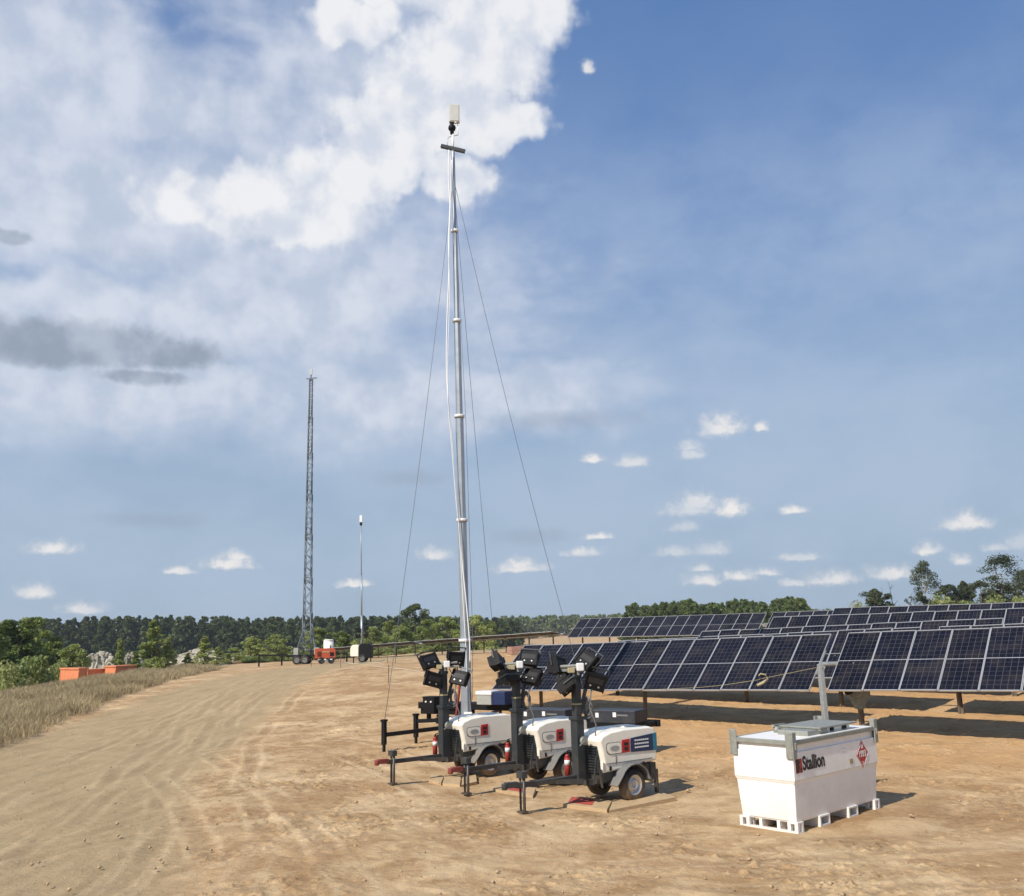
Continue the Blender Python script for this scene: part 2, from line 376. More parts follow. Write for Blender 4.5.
def ground_sheet():
    a_f = np.linspace(rad(-40), rad(40), 760)
    a_o = np.linspace(rad(40), rad(320), 90)[1:-1]
    ang = np.concatenate([a_f, a_o]); na = len(ang)
    r = np.concatenate([np.geomspace(1.5, 9.5, 60)[:-1], np.geomspace(9.5, 48, 900)[:-1], np.geomspace(48, 2200, 300)]); nr = len(r)
    A, Rr = np.meshgrid(ang, r); x = (Rr * np.sin(A)).ravel(); y = (Rr * np.cos(A)).ravel(); R0 = Rr.ravel()
    z = height(x, y)
    dr_, _, _ = polydist(x, y, road_line)
    road = 1 - S((dr_ - 2.2) / 2.6); road = np.where((y > 10), road, road)
    near = 1 - S((R0 - 60) / 60)
    rut = np.zeros_like(x); ridge = np.zeros_like(x)
    for i, t in enumerate(tracks):
        d, s, run = polydist(x, y, t)
        wob = .35 * perlin(run / 7.0, run * 0 + i * 3.1) + .12 * perlin(run / 3.0, run * 0 + i * 7.7)
        for off in (-.8, .8):
            e = np.abs(d * s - off + wob)
            fade = S((.36 + perlin(run / 3.0 + 31 * i, run * 0 + off)) / .6)
            rr = (1 - S((e - .05) / .14)) * fade; ri = (1 - S((np.abs(e - .24) - .01) / .09)) * fade
            tread = .7 + .3 * perlin(run / .3, e * 3 + i)
            wt = .55 if i in (4, 5, 6, 8) else 1.0; rut = np.maximum(rut, rr * tread * wt); ridge = np.maximum(ridge, ri * .8 * wt)
    rut *= .7; ridge *= .75 * (1 - .5 * road)
    z = z + near * (.028 * fbm(x / 1.3, y / 1.3, 4, .55) + .030 * np.abs(fbm(x / .5 + 5, y / .5, 3, .6)) * (1 - .75 * road) - .012 * rut + .008 * ridge)
    z = z - .05 * road * near
    pat = S((fbm(x / 2.4 + 3, y / 2.4, 3, .6) + .18) / .5)
    clod = np.clip(fbm(x / .20, y / .20 + 77, 3, .65) - .12, 0, 1) * (1 - S((R0 - 30) / 18)) * (1 - .9 * road) * pat
    z = z + .085 * clod
    # ground pressed flat where the tank and the trailers were set down
    for (qx, qy, rr_) in ((5.0, 15.9, 1.7), (-.8, 20.7, 1.2), (.85, 19.3, 1.2), (1.95, 17.4, 1.2)):
        pad = 1 - S((np.hypot(x - qx, y - qy) - rr_) / 1.0); z = z * (1 - pad) + (height(x, y) - .035) * pad
    # heaps / berm strip in front of the far grass edge
    bank = bank_mask(x, y)
    z = z + .06 * bank * near
    xe = -25 - .06 * np.clip(y - 50, 0, 60)
    green = np.maximum(S((xe - 6 - x) / 5), S((y - 150) / 30) * (1 - S((x + 8) / 10))) * S((y + 20) / 20)
    clay = S((.5 * x + y - 19) / 8) * S((x + 6) / 8) * (1 - S((y - 130) / 40))
    V = np.stack([x, y, z], 1)
    i = np.arange(nr - 1)[:, None]; k = np.arange(na)[None, :]; k2 = (k + 1) % na
    F = np.stack([i * na + k, i * na + k2, (i + 1) * na + k2, (i + 1) * na + k], -1).reshape(-1, 4)[:, ::-1]
    # centre fan as one more ring collapsed to the nadir
    c0 = len(V); V = np.vstack([V, [[0, 0, float(height(np.array([0.]), np.array([0.]))[0])]]])
    kk = np.arange(na); Ff = np.stack([kk, (kk + 1) % na, np.full(na, c0), np.full(na, c0)], 1)
    ext = lambda a: np.append(a, 0)
    o = np_mesh('ground', V, F, M['ground'], attrs=dict(road=ext(road), rut=ext(rut), ridge=ext(ridge), bank=ext(bank), green=ext(green), clay=ext(clay), churn=ext(pat * (1 - .8 * road)), clod=ext(np.clip(clod * 4, 0, 1))), smooth=True)
    tag(o, kind='structure')
bank_in = [(G(-160, 850).x, G(-160, 850).y), (G(0, 752).x, G(0, 752).y), (G(100, 714).x, G(100, 714).y), (G(170, 692).x, G(170, 692).y), (G(218, 677).x, G(218, 677).y), (-25.5, 84)]
def bank_mask(x, y):
    ys = np.array([p[1] for p in bank_in]); xs = np.array([p[0] for p in bank_in])
    o = np.argsort(ys); xi = np.interp(y, ys[o], xs[o])
    xi = xi + .5 * perlin(y / 2.0, y * 0 + 3.3)
    xe = -28.8 - .06 * np.clip(y - 50, 0, 60)
    return S((xi - x) / 1.0) * S((x - xe) / 2.5) * S((y - 4) / 4) * S((86 + .6 * perlin(x / 2, y / 2) - y) / 3)
ground_sheet()

# ------------------------------------------------------------------ grass bank
def grass():
    n = 900000
    y = 12 + (86 - 12) * rng.random(n) ** 1.1; x = -13 - 22 * rng.random(n)
    m = bank_mask(x, y); dens = .62 + .55 * fbm(x / 1.6, y / 1.6, 4)
    keep = rng.random(n) < m * np.clip(dens, .10, 1); x, y, m = x[keep], y[keep], m[keep]; n = len(x)
    z = height(x, y) + .05
    hgt = (.16 + .34 * rng.random(n)) * (1 + .9 * fbm(x / 3 + 9, y / 3, 3)).clip(.3, 1.8) * (.45 + .55 * m)
    w = (.003 + .003 * rng.random(n)) * (1 + y / 34)
    a = rng.random(n) * 2 * np.pi; lean = rng.normal(0, .35, (n, 2)) * hgt[:, None]
    bx, by = np.cos(a) * w, np.sin(a) * w
    p0 = np.stack([x - bx, y - by, z], 1); p1 = np.stack([x + bx, y + by, z], 1)
    m0 = np.stack([x - bx + lean[:, 0] * .35, y - by + lean[:, 1] * .35, z + hgt * .6], 1); m1 = m0 + np.stack([bx * 2, by * 2, z * 0], 1)
    t = np.stack([x + lean[:, 0], y + lean[:, 1], z + hgt], 1)
    V = np.stack([p0, p1, m1, m0, t], 1).reshape(-1, 3); b = np.arange(n)[:, None] * 5
    F = np.concatenate([b + [0, 1, 2], b + [0, 2, 3], b + [3, 2, 4]])
    tag(np_mesh('dry_grass', V, F, M['grass']), 'tall dry brown grass covering the bank beside the dirt track', 'grass', kind='stuff')
grass()

def stones():
    n = 9000
    r = 8 + 34 * rng.random(n) ** 1.5; a = rng.uniform(rad(-34), rad(34), n); x = r * np.sin(a); y = r * np.cos(a)
    cl = fbm(x / 1.8, y / 1.8, 3) + rng.normal(0, .2, n); keep = (cl > .08); x, y = x[keep], y[keep]; n = len(x)
    z = height(x, y) + .012; s = .006 + .03 * rng.random(n) ** 4
    base = np.array([(1, 0, 0), (-1, 0, 0), (0, 1, 0), (0, -1, 0), (0, 0, .7), (0, 0, -.7)], float)
    V = base[None] * (s[:, None, None]) * (1 + .5 * rng.normal(0, 1, (n, 6, 3)).clip(-1, 1)); V[:, :, 0] += x[:, None]; V[:, :, 1] += y[:, None]; V[:, :, 2] += z[:, None]
    f = np.array([(0, 2, 4), (2, 1, 4), (1, 3, 4), (3, 0, 4), (2, 0, 5), (1, 2, 5), (3, 1, 5), (0, 3, 5)])
    F = (np.arange(n)[:, None, None] * 6 + f[None]).reshape(-1, 3)
    st = mat('clods', (.42, .30, .18), .95, var=.35, vscale=8)
    tag(np_mesh('soil_clods', V.reshape(-1, 3), F, st), 'loose clods and small stones scattered over the sandy ground', 'soil', kind='stuff')
stones()

# ------------------------------------------------------------------ trees
def cards(centers, radii, per, size, squash=.8):
    C_ = np.repeat(np.asarray(centers, float), per, 0); n = len(C_)
    Rr = np.repeat(np.asarray(radii, float), per)
    d = rng.normal(0, 1, (n, 3)); d /= np.linalg.norm(d, axis=1)[:, None]
    q = C_ + d * (Rr * (.35 + .65 * rng.random(n) ** .5))[:, None] * [1, 1, squash]
    u = rng.normal(0, 1, (n, 3)); u /= np.linalg.norm(u, axis=1)[:, None]; v = np.cross(u, d + rng.normal(0, .5, (n, 3))); v /= (np.linalg.norm(v, axis=1)[:, None] + 1e-6)
    s = (size * (.5 + rng.random(n)))[:, None]
    V = np.stack([q - u * s * .5, q + v * s * .35, q + u * s * .55, q - v * s * .35], 1).reshape(-1, 3)
    F = np.arange(n * 4).reshape(-1, 4); return V, F
def trunk_mb(h, r, limbs):
    mb = MB(); pts = [(0, 0, -.6)]
    px = py = 0
    for i in range(1, 8):
        px += random.uniform(-.02, .02) * h; py += random.uniform(-.02, .02) * h; pts.append((px, py, h * i / 7))
    mb.tube(pts, [r * (1 - .85 * i / 7) for i in range(8)], 8)
    for (z0, dx, dy, dz) in limbs:
        k = min(6, int(z0 / h * 7)); b = Vector(pts[max(1, k)])
        mb.tube([b, b + Vector((dx * .5, dy * .5, dz * .35)), b + Vector((dx, dy, dz))], [r * .35, r * .22, r * .06], 6)
    return mb
TREE = {}
def make_tree(kind, seed):
    random.seed(seed)
    cs, rs, limbs = [], [], []
    if kind == 'broad':                                   # unit height ~6 m, bushy from low down
        H = 6.0
        for i in range(60):
            t = random.random(); z = .5 + t * 5.2; w = 1.9 * math.sin(math.pi * min(1, .18 + t * .82)) ** .6
            a = random.random() * 6.28; rr = w * random.random() ** .5
            cs.append((rr * math.cos(a), rr * math.sin(a), z)); rs.append(random.uniform(.3, .7) * (1.1 - .45 * t))
            if i % 3 == 0: limbs.append((z * .6, rr * math.cos(a), rr * math.sin(a), z * .35))
        V, F = cards(cs, rs, 170, .15); tm = trunk_mb(5.2, .14, limbs); bark = 'bark'
    elif kind == 'cone':
        for i in range(70):
            t = (i + random.random()) / 70; t = t ** .85; z = .3 + t * 5.8; w = 1.15 * (1.03 - t) ** .75
            a = random.random() * 6.28; rr = w * random.random() ** .6
            cs.append((rr * math.cos(a), rr * math.sin(a), z)); rs.append(random.uniform(.22, .48) * (1.15 - .65 * t))
            if i % 3 == 0: limbs.append((z * .8, rr * math.cos(a), rr * math.sin(a), z * .15))
        V, F = cards(cs, rs, 130, .13); tm = trunk_mb(5.8, .1, limbs); bark = 'bark'
    elif kind == 'sparse':                                # tall, open crown with sky showing through
        for i in range(62):
            t = random.random(); z = 1.6 + t * 4.6; w = .3 + 1.0 * math.sin(math.pi * t) ** .7
            a = random.random() * 6.28; rr = w * random.uniform(.35, 1)
            cs.append((rr * math.cos(a), rr * math.sin(a), z)); rs.append(random.uniform(.25, .62))
            if i % 3 == 0: limbs.append((z * .75, rr * math.cos(a), rr * math.sin(a), z * .25))
        V, F = cards(cs, rs, 95, .10, .85); tm = trunk_mb(6.3, .09, limbs); bark = 'barkpale'
    elif kind == 'dead':
        for i in range(9):
            z = random.uniform(2.5, 5.6); a = random.random() * 6.28; limbs.append((z, .5 * math.cos(a), .5 * math.sin(a), .5))
        for i in range(4):
            z = random.uniform(3, 5.5); cs.append((random.uniform(-.3, .3), random.uniform(-.3, .3), z)); rs.append(.2)
        V, F = cards(cs, rs, 50, .1); tm = trunk_mb(6.0, .07, limbs); bark = 'bark'
    else:                                                 # shrub
        for i in range(16):
            a = random.random() * 6.28; rr = 1.2 * random.random() ** .5
            cs.append((rr * math.cos(a), rr * math.sin(a), random.uniform(.2, 1.6) * (1.2 - rr * .5))); rs.append(random.uniform(.35, .6))
        V, F = cards(cs, rs, 170, .15); tm = trunk_mb(1.3, .06, [(.5, .5, .3, .4), (.6, -.4, .2, .4)]); bark = 'bark'
    return V, F, tm, bark
def tree(kind, px, top, y, wide, label, name='tree', var=0, leaf='leaf', group=None):
    """tree whose top reaches pixel row `top` when seen over distance y; real height from the survey"""
    q = P(px, top, y); z0 = hz(q.x, y); H = q.z - z0
    key = (kind, var, leaf)
    if key not in TREE:
        V, F, tm, bark = make_tree(kind, 100 + var * 13 + len(kind))
        c = np_mesh('crown', V, F, M[leaf]); t = tm.build('trunk', M[bark]); TREE[key] = (c, t)
        first = True
    else:
        c, t = TREE[key]; c = c.copy(); t = t.copy(); COL.objects.link(c); COL.objects.link(t)
    e = empty(name, (q.x, y, z0 - .05), random.random() * 6.28, label, 'shrub' if kind == 'shrub' else 'tree', group)
    unit = 1.9 if kind == 'shrub' else 6.25
    e.scale = (wide, wide * random.uniform(.85, 1.1), H / unit)
    c.parent = e; t.parent = e
    return e
B = 'broad'
# left cluster
tree(B, -28, 606, 78, 2.0, 'dark leafy tree cut by the left edge of the view above the dry grass', 'broadleaf_tree', 0)
tree(B, 8, 613, 84, 1.9, 'tall dark leafy tree, first from the left edge, towering over the grass', 'broadleaf_tree', 1)
tree(B, 33, 611, 92, 1.8, 'tallest leafy tree of the left cluster, behind the low rounded bush', 'broadleaf_tree', 2)
tree(B, 58, 634, 88, 1.1, 'olive leafy tree on the right edge of the left tree cluster', 'broadleaf_tree', 3)
tree(B, 74, 640, 80, .95, 'bright green small tree just behind the first two orange boxes', 'broadleaf_tree', 0, 'leafpale')
tree('shrub', 33, 652, 68, 1.5, 'rounded pale green bush at the grass edge below the tallest left trees', 'shrub', 0, 'shrub')
tree('shrub', 8, 664, 63, 1.3, 'low green bush at the far left end of the grass bank', 'shrub', 1, 'shrub')
tree('shrub', 60, 664, 72, 1.1, 'small green bush left of the leftmost orange box', 'shrub', 1, 'shrub')
# poplars and young trees along the bank
tree('cone', 154, 618, 92, 1.45, 'tall conical pale tree standing clear right of the orange boxes', 'poplar_tree', 0, 'leafpale')
tree('cone', 120, 637, 90, .85, 'slim conical tree between the orange boxes and the grey rubble', 'poplar_tree', 1, 'leafpale')
tree('cone', 136, 650, 86, .8, 'small conical tree at the left foot of the tallest poplar', 'poplar_tree', 1, 'leafpale')
tree('cone', 168, 636, 94, 1.1, 'conical young tree touching the right side of the tallest poplar', 'poplar_tree', 2, 'leafpale')
tree('cone', 205, 635, 100, 1.1, 'conical young tree with twin leader midway to the lattice tower', 'poplar_tree', 0, 'leafpale')
tree('cone', 218, 646, 98, .9, 'short conical tree right of the twin leader tree', 'poplar_tree', 1, 'leafpale')
tree('cone', 188, 652, 96, .8, 'shortest conical tree in front of the pale rubble bank', 'poplar_tree', 2, 'leafpale')
tree(B, 252, 634, 112, .9, 'bushy young tree left of the long black outrigger of the lattice tower', 'broadleaf_tree', 1, 'leafpale')
tree(B, 276, 632, 116, 1.0, 'bushy young tree directly left of the lattice tower base', 'broadleaf_tree', 2, 'leafpale')
tree(B, 236, 645, 108, .8, 'low bushy tree behind the dark fallen log', 'broadleaf_tree', 3, 'leafpale')
for i, (px, top, y, w, lf, lab) in enumerate([
    (318, 625, 125, 1.4, 'leafpale', 'yellow green tree rising behind the lattice tower and orange generator'),
    (342, 628, 128, 1.3, 'leaf', 'green tree between the lattice tower and the slim white mast'),
    (372, 624, 126, 1.4, 'leafpale', 'green tree right behind the slim distant mast'),
    (392, 615, 150, 1.5, 'leaf', 'dark tree left of the round topped tall tree'),
    (415, 600, 152, 1.9, 'leafdark', 'round topped dark tree highest on the horizon left of the main mast'),
    (402, 622, 132, 1.3, 'leafpale', 'bright green tree in front of the round topped tall tree'),
    (428, 616, 134, 1.4, 'leafpale', 'bright green tree immediately left of the main mast tube'),
    (449, 611, 136, 1.5, 'leafpale', 'bright green tree partly behind the main mast tube'),
    (476, 612, 138, 1.5, 'leafpale', 'yellow green tree immediately right of the main mast tube'),
    (491, 618, 150, 1.1, 'leaf', 'dark green tree closing the right end of the tree row by the main mast')]):
    tree(B, px, top, y, w, lab, 'broadleaf_tree', i % 4, lf)
for i, (px, top, y, w, lab) in enumerate([
    (300, 648, 108, 1.5, 'low shrub left behind the lattice tower trailer'),
    (335, 646, 112, 1.5, 'low shrub between the orange generator and white domed trailer'),
    (385, 646, 115, 1.6, 'low shrub right of the white domed trailer above the tracker edge'),
    (420, 643, 118, 1.8, 'low shrub left of the main mast above the tracker edge'),
    (255, 655, 104, 1.4, 'low shrub near the dark fallen log')]):
    tree('shrub', px, top, y, w, lab, 'shrub', i % 2, 'shrub')
# right hand trees behind the solar field
tree('sparse', 922, 562, 125, 1.7, 'tall open tree with forked pale trunk standing alone over the panels', 'forked_tree', 0, 'pine')
tree('sparse', 1001, 556, 128, 2.3, 'tall spreading tree, highest one at the right edge of the view', 'spreading_tree', 1, 'pine')
tree(B, 874, 585, 118, 1.7, 'rounded bushy tree left of the two bare stems over the panels', 'broadleaf_tree', 1, 'pine')
tree('dead', 887, 578, 121, 1.5, 'thin almost bare stem, taller of the two beside the rounded bush', 'bare_tree', 0, 'pine')
tree('dead', 880, 585, 124, 1.2, 'thin bare stem, shorter of the two beside the rounded bush', 'bare_tree', 1, 'pine')
tree('dead', 902, 590, 122, 1.4, 'leaning thin stem with a tuft between the bush and the forked tree', 'bare_tree', 2, 'pine').rotation_euler[1] = -.15
tree(B, 921, 586, 119, .7, 'leafy lower growth around the foot of the forked tree', 'broadleaf_tree', 3, 'pine')
for i, (px, top, w, lab) in enumerate([(948, 581, 1.4, 'bushy tree first to the right of the forked tree'), (962, 577, 1.3, 'bushy tree with pointed tuft between forked and spreading trees'),
    (978, 577, 1.4, 'bushy tree at the left foot of the spreading tree'), (1000, 578, 1.8, 'bushy tree directly below the spreading tree crown'), (1022, 571, 1.7, 'bushy tree cut by the right edge of the view'), (1044, 575, 1.2, 'bushy tree beyond the right edge of the view')][:5]):
    tree('sparse' if i == 4 else B, px, top, 120 + 3 * i, w, lab, 'broadleaf_tree', i % 4, 'pine')
for i, (px, top, w, lab) in enumerate([(900, 604, 1.9, 'low scrub between rounded bush and forked tree'), (940, 597, 1.9, 'low scrub right of the forked tree foot'), (968, 598, 1.9, 'low scrub over the middle of the upper right panels'), (996, 597, 1.9, 'low scrub under the spreading tree'), (1022, 594, 2.0, 'low scrub at the right edge above the panels'), (858, 604, 1.7, 'low scrub left of the rounded bush')]):
    tree('shrub', px, top, 112, w, lab, 'shrub', i % 2, 'shrub')

def wood(name, spec, leaf, label, per=150, size=.9, cr=2.6):
    """spec: list of (px, top, y) samples; a far wood that reads as one mass"""
    cs, rs = [], []; TV, TF = [], []
    for (px, top, y, h) in spec:
        q = P(px, top, y); z0 = hz(q.x, y); H = q.z - z0
        for k in range(h):
            t = random.random() ** .7
            w = cr * (1.0 if t < .55 else 1.9 * (1.02 - t) + .12)
            cs.append((q.x + random.uniform(-w, w), y + random.uniform(-w, w), z0 + H * (.08 + .88 * t))); rs.append(cr * random.uniform(.2, .6) * (1.25 - .8 * t))
    V, F = cards(cs, rs, per, size, .9)
    tag(np_mesh(name, V, F, M[leaf]), label, 'wood', kind='stuff')
random.seed(5)
def spec_line(pts, n, jit, ydist, yj, clumps):
    out = []
    xs = [p[0] for p in pts]; ts = [p[1] for p in pts]
    for i in range(n):
        px = random.uniform(xs[0], xs[-1]); t = float(np.interp(px, xs, ts)); b = random.random()
        out.append((px, t + (random.random() ** 1.6) * jit, ydist + random.uniform(-yj, yj), clumps))
    return out
wood('far_wood', spec_line([(-260, 624), (0, 619), (60, 616), (150, 614), (260, 616), (400, 615), (470, 617), (520, 618)], 760, 9, 360, 35, 20), 'leafdark',
     'dark continuous wood along the horizon on the left half', 55, 1.0, 2.4)
wood('horizon_wood', spec_line([(440, 617), (560, 615), (640, 613), (760, 612), (900, 606), (1100, 601)], 420, 3, 760, 50, 12), 'leafdark',
     'thin distant line of wood on the horizon behind the solar field', 26, 2.4, 5.0)
wood('mid_wood', spec_line([(624, 611), (631, 599), (640, 606), (665, 601), (690, 598), (705, 603), (740, 598), (765, 602), (790, 595), (802, 598), (812, 609)], 170, 7, 250, 16, 20), 'leafmid',
     'green wood rising behind the far left panels', 60, .6, 1.9)

# ------------------------------------------------------------------ rubble
def heap(name, px, top, bot, y, w, label):
    q = P(px, top, y); z0 = hz(q.x, y); H = q.z - z0; mb = MB()
    nx, ny = 26, 10; vs = []
    for j in range(ny):
        for i in range(nx):
            u, v = i / (nx - 1) * 2 - 1, j / (ny - 1) * 2 - 1
            e = max(0, 1 - u * u) ** .5 * max(0, 1 - v * v) ** .6
            zz = H * e * (1 + .18 * float(perlin(np.array([u * 5.3 + px]), np.array([v * 3.1]))[0]))
            vs.append((u * w, v * w * .35 + random.uniform(-.2, .2), zz - .2))
    fs = [(j * nx + i, j * nx + i + 1, (j + 1) * nx + i + 1, (j + 1) * nx + i) for j in range(ny - 1) for i in range(nx - 1)]
    mb.add(vs, fs)
    for k in range(90):
        u, v = random.uniform(-.9, .9), random.uniform(-.9, .9); e = max(0, 1 - u * u) ** .5 * max(0, 1 - v * v) ** .6; s = random.uniform(.12, .38)
        mb.box((u * w, v * w * .35, H * e), (s, s * 1.2, s * .8), 0, Matrix.Translation((0, 0, 0)) @ Matrix.Rotation(random.uniform(-.3, .3), 4, 'X'))
    o = mb.build(name, M['rock']); o.location = (q.x, y, z0); tag(o, label, 'rubble heap')
heap('rubble_heap', 102, 652, 665, 112, 3.2, 'pale grey rubble heap with boulders behind the orange boxes')
heap('rubble_heap', 134, 652, 665, 114, 1.8, 'small pale rubble heap right of the large boulder heap')
heap('rubble_heap', 200, 650, 658, 135, 7.0, 'long low pale spoil bank behind the conical young trees')
heap('rubble_heap', 240, 652, 658, 138, 3.0, 'short spoil bank left of the lattice tower')

# ------------------------------------------------------------------ orange boxes
for (px, top, y, w, lab) in ((74, 668, 66, (2.5, .6), 'orange box furthest left behind the grass'), (96, 669, 70, (.9, 1.7), 'orange box in the middle of the three, touching its left neighbour'), (121, 665.5, 70, (1.4, 1.6), 'orange box furthest right of the three, standing apart')):
    q = P(px, top, y); z0 = hz(q.x, y); H = q.z - z0
    wx, wy = w
    e = empty('orange_box', (q.x, y, z0), rad(-37), lab, 'box', 'orange boxes behind the grass bank')
    MB().box((0, 0, H / 2 - .04), (wx, wy, H - .1)).build('body', M['crate'], e, .02)
    MB().box((0, 0, H - .04), (wx + .12, wy + .12, .12)).build('lid', M['crate'], e, .02)
    for s in (-1, 1): MB().box((s * (wx / 2 - .04), -wy / 2 - .01, H / 2 - .1), (.08, .03, H - .3)).build('corner_post', M['crate'], e)
# fallen log
q = G(246, 666, .2); mb = MB(); mb.tube([(q.x - 1.6, q.y, .72), (q.x - .3, q.y + .3, .74), (q.x + 1.0, q.y + .1, .70)], [.16, .14, .1], 8)
lg = mb.build('log', M['stake']); lg.location.z = hz(q.x, q.y) - .60; tag(lg, 'dark log lying at the track edge left of the lattice tower', 'log')

# ------------------------------------------------------------------ solar field
DR = Vector((-.76, .65, 0)).normalized(); NR = Vector((.65, .76, 0)).normalized(); K0 = 24.91
ML, MW = 2.42, .89
def row_s(px, k):                                        # coordinate along a row seen in this direction
    d = ray(px, 660); t = k / (NR.x * d.x + NR.y * d.y); return (d * t).dot(DR)
mod_proto = None
def module_pair():
    g = MB().box((0, 0, .004), (MW - .02, ML - .02, .006)).build('solar_module', [M['cells']], None)
    fr = MB()
    for s in (-1, 1):
        fr.box((s * (MW / 2 - .006), 0, 0), (.020, ML + .004, .04)); fr.box((0, s * (ML / 2 - .012), 0), (MW - .06, .03, .038))
    fr.box((0, 0, -.012), (MW - .05, ML - .05, .006), 1)
    f = fr.build('module_frame', [M['frame'], M['back']], g); return g, f
TG = 'solar tracker tables of the field'
def table(k, s0, s1, zt0, zt1, tilt, label, posts=(), motor=None, tube_only=False):
    """rows run along DR; s0 far end, s1 near end, zt upper-edge heights"""
    global mod_proto
    n = max(1, round(abs(s0 - s1) / (.915 if k < 30 else 1.06))); t = rad(tilt); run = ML * math.cos(t) / 2; rise = ML * math.sin(t) / 2
    kc = K0 + k + .98
    def ctr(s): return NR * kc + DR * s + Vector((0, 0, zt0 + (zt1 - zt0) * (s - s0) / (s1 - s0) - abs(rise)))
    a, b = ctr(s0), ctr(s1); mid = (a + b) / 2; gz = hz(mid.x, mid.y)
    e = empty('solar_tracker', (mid.x, mid.y, gz), 0, label, 'solar tracker', TG); org = Vector((mid.x, mid.y, gz))
    ax = (a - b).normalized() * -1                        # from far end to near end (left -> right)
    up = (NR * math.cos(t) + Vector((0, 0, math.sin(t)))); up = (up - ax * up.dot(ax)).normalized(); nn = ax.cross(up).normalized()
    Rm = Matrix((ax, up, nn)).transposed().to_4x4()
    if mod_proto is None: mod_proto = module_pair(); first = True
    else: first = False
    if not tube_only:
        L = (b - a).length
        for i in range(n):
            pos = a + ax * (L * (i + .5) / n) - org + nn * .09 + Vector((0, 0, random.uniform(-.012, .012)))
            if first and i == 0: g, f = mod_proto
            else:
                g = mod_proto[0].copy(); f = mod_proto[1].copy(); COL.objects.link(g); COL.objects.link(f); f.parent = g
            g.parent = e; g.matrix_local = Matrix.Translation(pos) @ Rm @ Matrix.Rotation(random.uniform(-.006, .006), 4, 'X') @ Matrix.Diagonal((L / n * .985 / MW, 1, 1, 1))
    MB().cyl(a - ax * .3 - org, b + ax * .3 - org, .065, n=10).build('torque_tube', M['galv'], e)
    if not tube_only:
        mb = MB()
        for i in range(n + 1):
            c = a + ax * ((b - a).length * i / n) - org + nn * .055; mb.bar(c - up * .5, c + up * .5, .04, .04, up=nn)
        mb.build('purlins', M['galvd'], e)
    for s in posts:
        c = ctr(s); z = hz(c.x, c.y); h = c.z - z
        mb = MB(); q = c - org
        for dx in (-.055, .055): mb.bar(q + Vector((dx, 0, -h - .3)), q + Vector((dx, 0, -.05)), .012, .10, up=(0, 1, 0))
        mb.bar(q + Vector((0, 0, -h - .3)), q + Vector((0, 0, -.05)), .105, .012, up=(0, 1, 0))
        mb.build('pile', M['post'], e)
        MB().box(q + Vector((0, 0, -.07)), (.26, .2, .2)).build('bearing', M['galvd'], e, .02)
    if motor is not None:
        c = ctr(motor) - org
        c = c + Vector((0, 0, -.62)); mb = MB(); mb.cyl(c + NR * -.34, c + NR * .22, .27, n=20); mb.box(c + Vector((0, 0, .3)), (.2, .2, .5)); mb.box(c + Vector((0, 0, -.10)), (.52, .4, .34))
        mb.prism([(-.25, -.27), (.25, -.27), (.10, -.58), (-.10, -.58)], 'y', -.1, .1, 0, Matrix.Translation(c)); mb.build('slew_drive', M['castgrey'], e, .015)
        mb = MB(); mb.cyl(c + NR * -.44 + Vector((-.12, 0, -.1)), c + NR * -.2 + Vector((-.12, 0, -.1)), .085, n=16); mb.build('drive_motor', M['black'], e)
    return e
def sp(pxs, k): return [row_s(p, K0 + k + .98) for p in pxs]
table(0, 22.5, 10.92, 2.39, 2.60, 37.5, 'nearest tracker table on the left, behind the three light towers', sp([540, 643], 0), None)
table(0, 10.42, 1.95, 2.61, 2.75, 37.5, 'nearest tracker table on the right, above the white fuel tank', sp([856, 1046], 0), row_s(855, K0 + .98))
table(4.8, 21.65, 9.9, 2.45, 2.73, 37.5, 'tracker table of the second row, showing just over the nearest left table', sp([616, 744, 838], 4.8))
table(4.8, 9.35, .9, 2.72, 2.9, 37.5, 'tracker table of the second row at the right, seen over the nearest right table', sp([955, 1070], 4.8))
table(9.6, 20.55, 8.6, 2.74, 2.96, 37.5, 'tracker table of the third row, left one with a stepped right end', sp([735, 860], 9.6))
table(9.6, 8.0, 2.7, 2.97, 3.05, 37.5, 'tracker table of the third row cut by the right edge', sp([1010], 9.6))
table(14.4, 19.5, 7.8, 3.3, 3.33, 37.5, 'tracker table of the fourth row, its left end behind the gap', sp([800, 950], 14.4))
table(14.4, 7.4, 4.2, 3.34, 3.36, 37.5, 'tracker table of the fourth row at the far right edge', sp([1015], 14.4))
table(19.2, 18.5, 6.8, 3.69, 3.63, 37.5, 'tracker table of the fifth row along the tops below the right hand trees', sp([860, 990], 19.2))
KF = 36
sF = row_s(583, K0 + KF + 2.0)
sF2 = row_s(771, K0 + KF + 2.0)
table(KF, sF, sF2, P(583.5, 619.5, 76.5).z, P(771, 614, 68).z, 37.5, 'farthest long tracker table on the left, its whole face visible', [sF - .8 - 2.65 * i for i in range(7)])
table(KF, sF2 - .5, sF2 - 10.6, P(773, 613.4, 67.5).z, P(838, 611, 62).z, 37.5, 'farthest tracker table continuing right of the long one, mostly hidden', [sF2 - 3, sF2 - 8])
sL = row_s(571, K0 + KF + 2.0)
table(KF, sL + 16.5, sL + .2, P(445, 641.5, 88).z, P(572, 632, 76).z, -7, 'flat lying tracker table between main mast and the farthest long table', [sL + 1 + 2.6 * i for i in range(6)])
table(KF, sL + 33.5, sL + 17.0, P(335, 650.3, 101).z, P(445, 641.7, 88).z, -6, 'flat lying tracker table left of the main mast, seen edge on', [sL + 17.6 + 2.6 * i for i in range(6)])
table(31.5, 49, 32, P(468, 651, 72).z + .72, P(640, 641, 60).z + .72, 37.5, 'bare torque tube on piles without panels before the farthest table', [32.6 + 1.35 * i for i in range(13)], None, True)

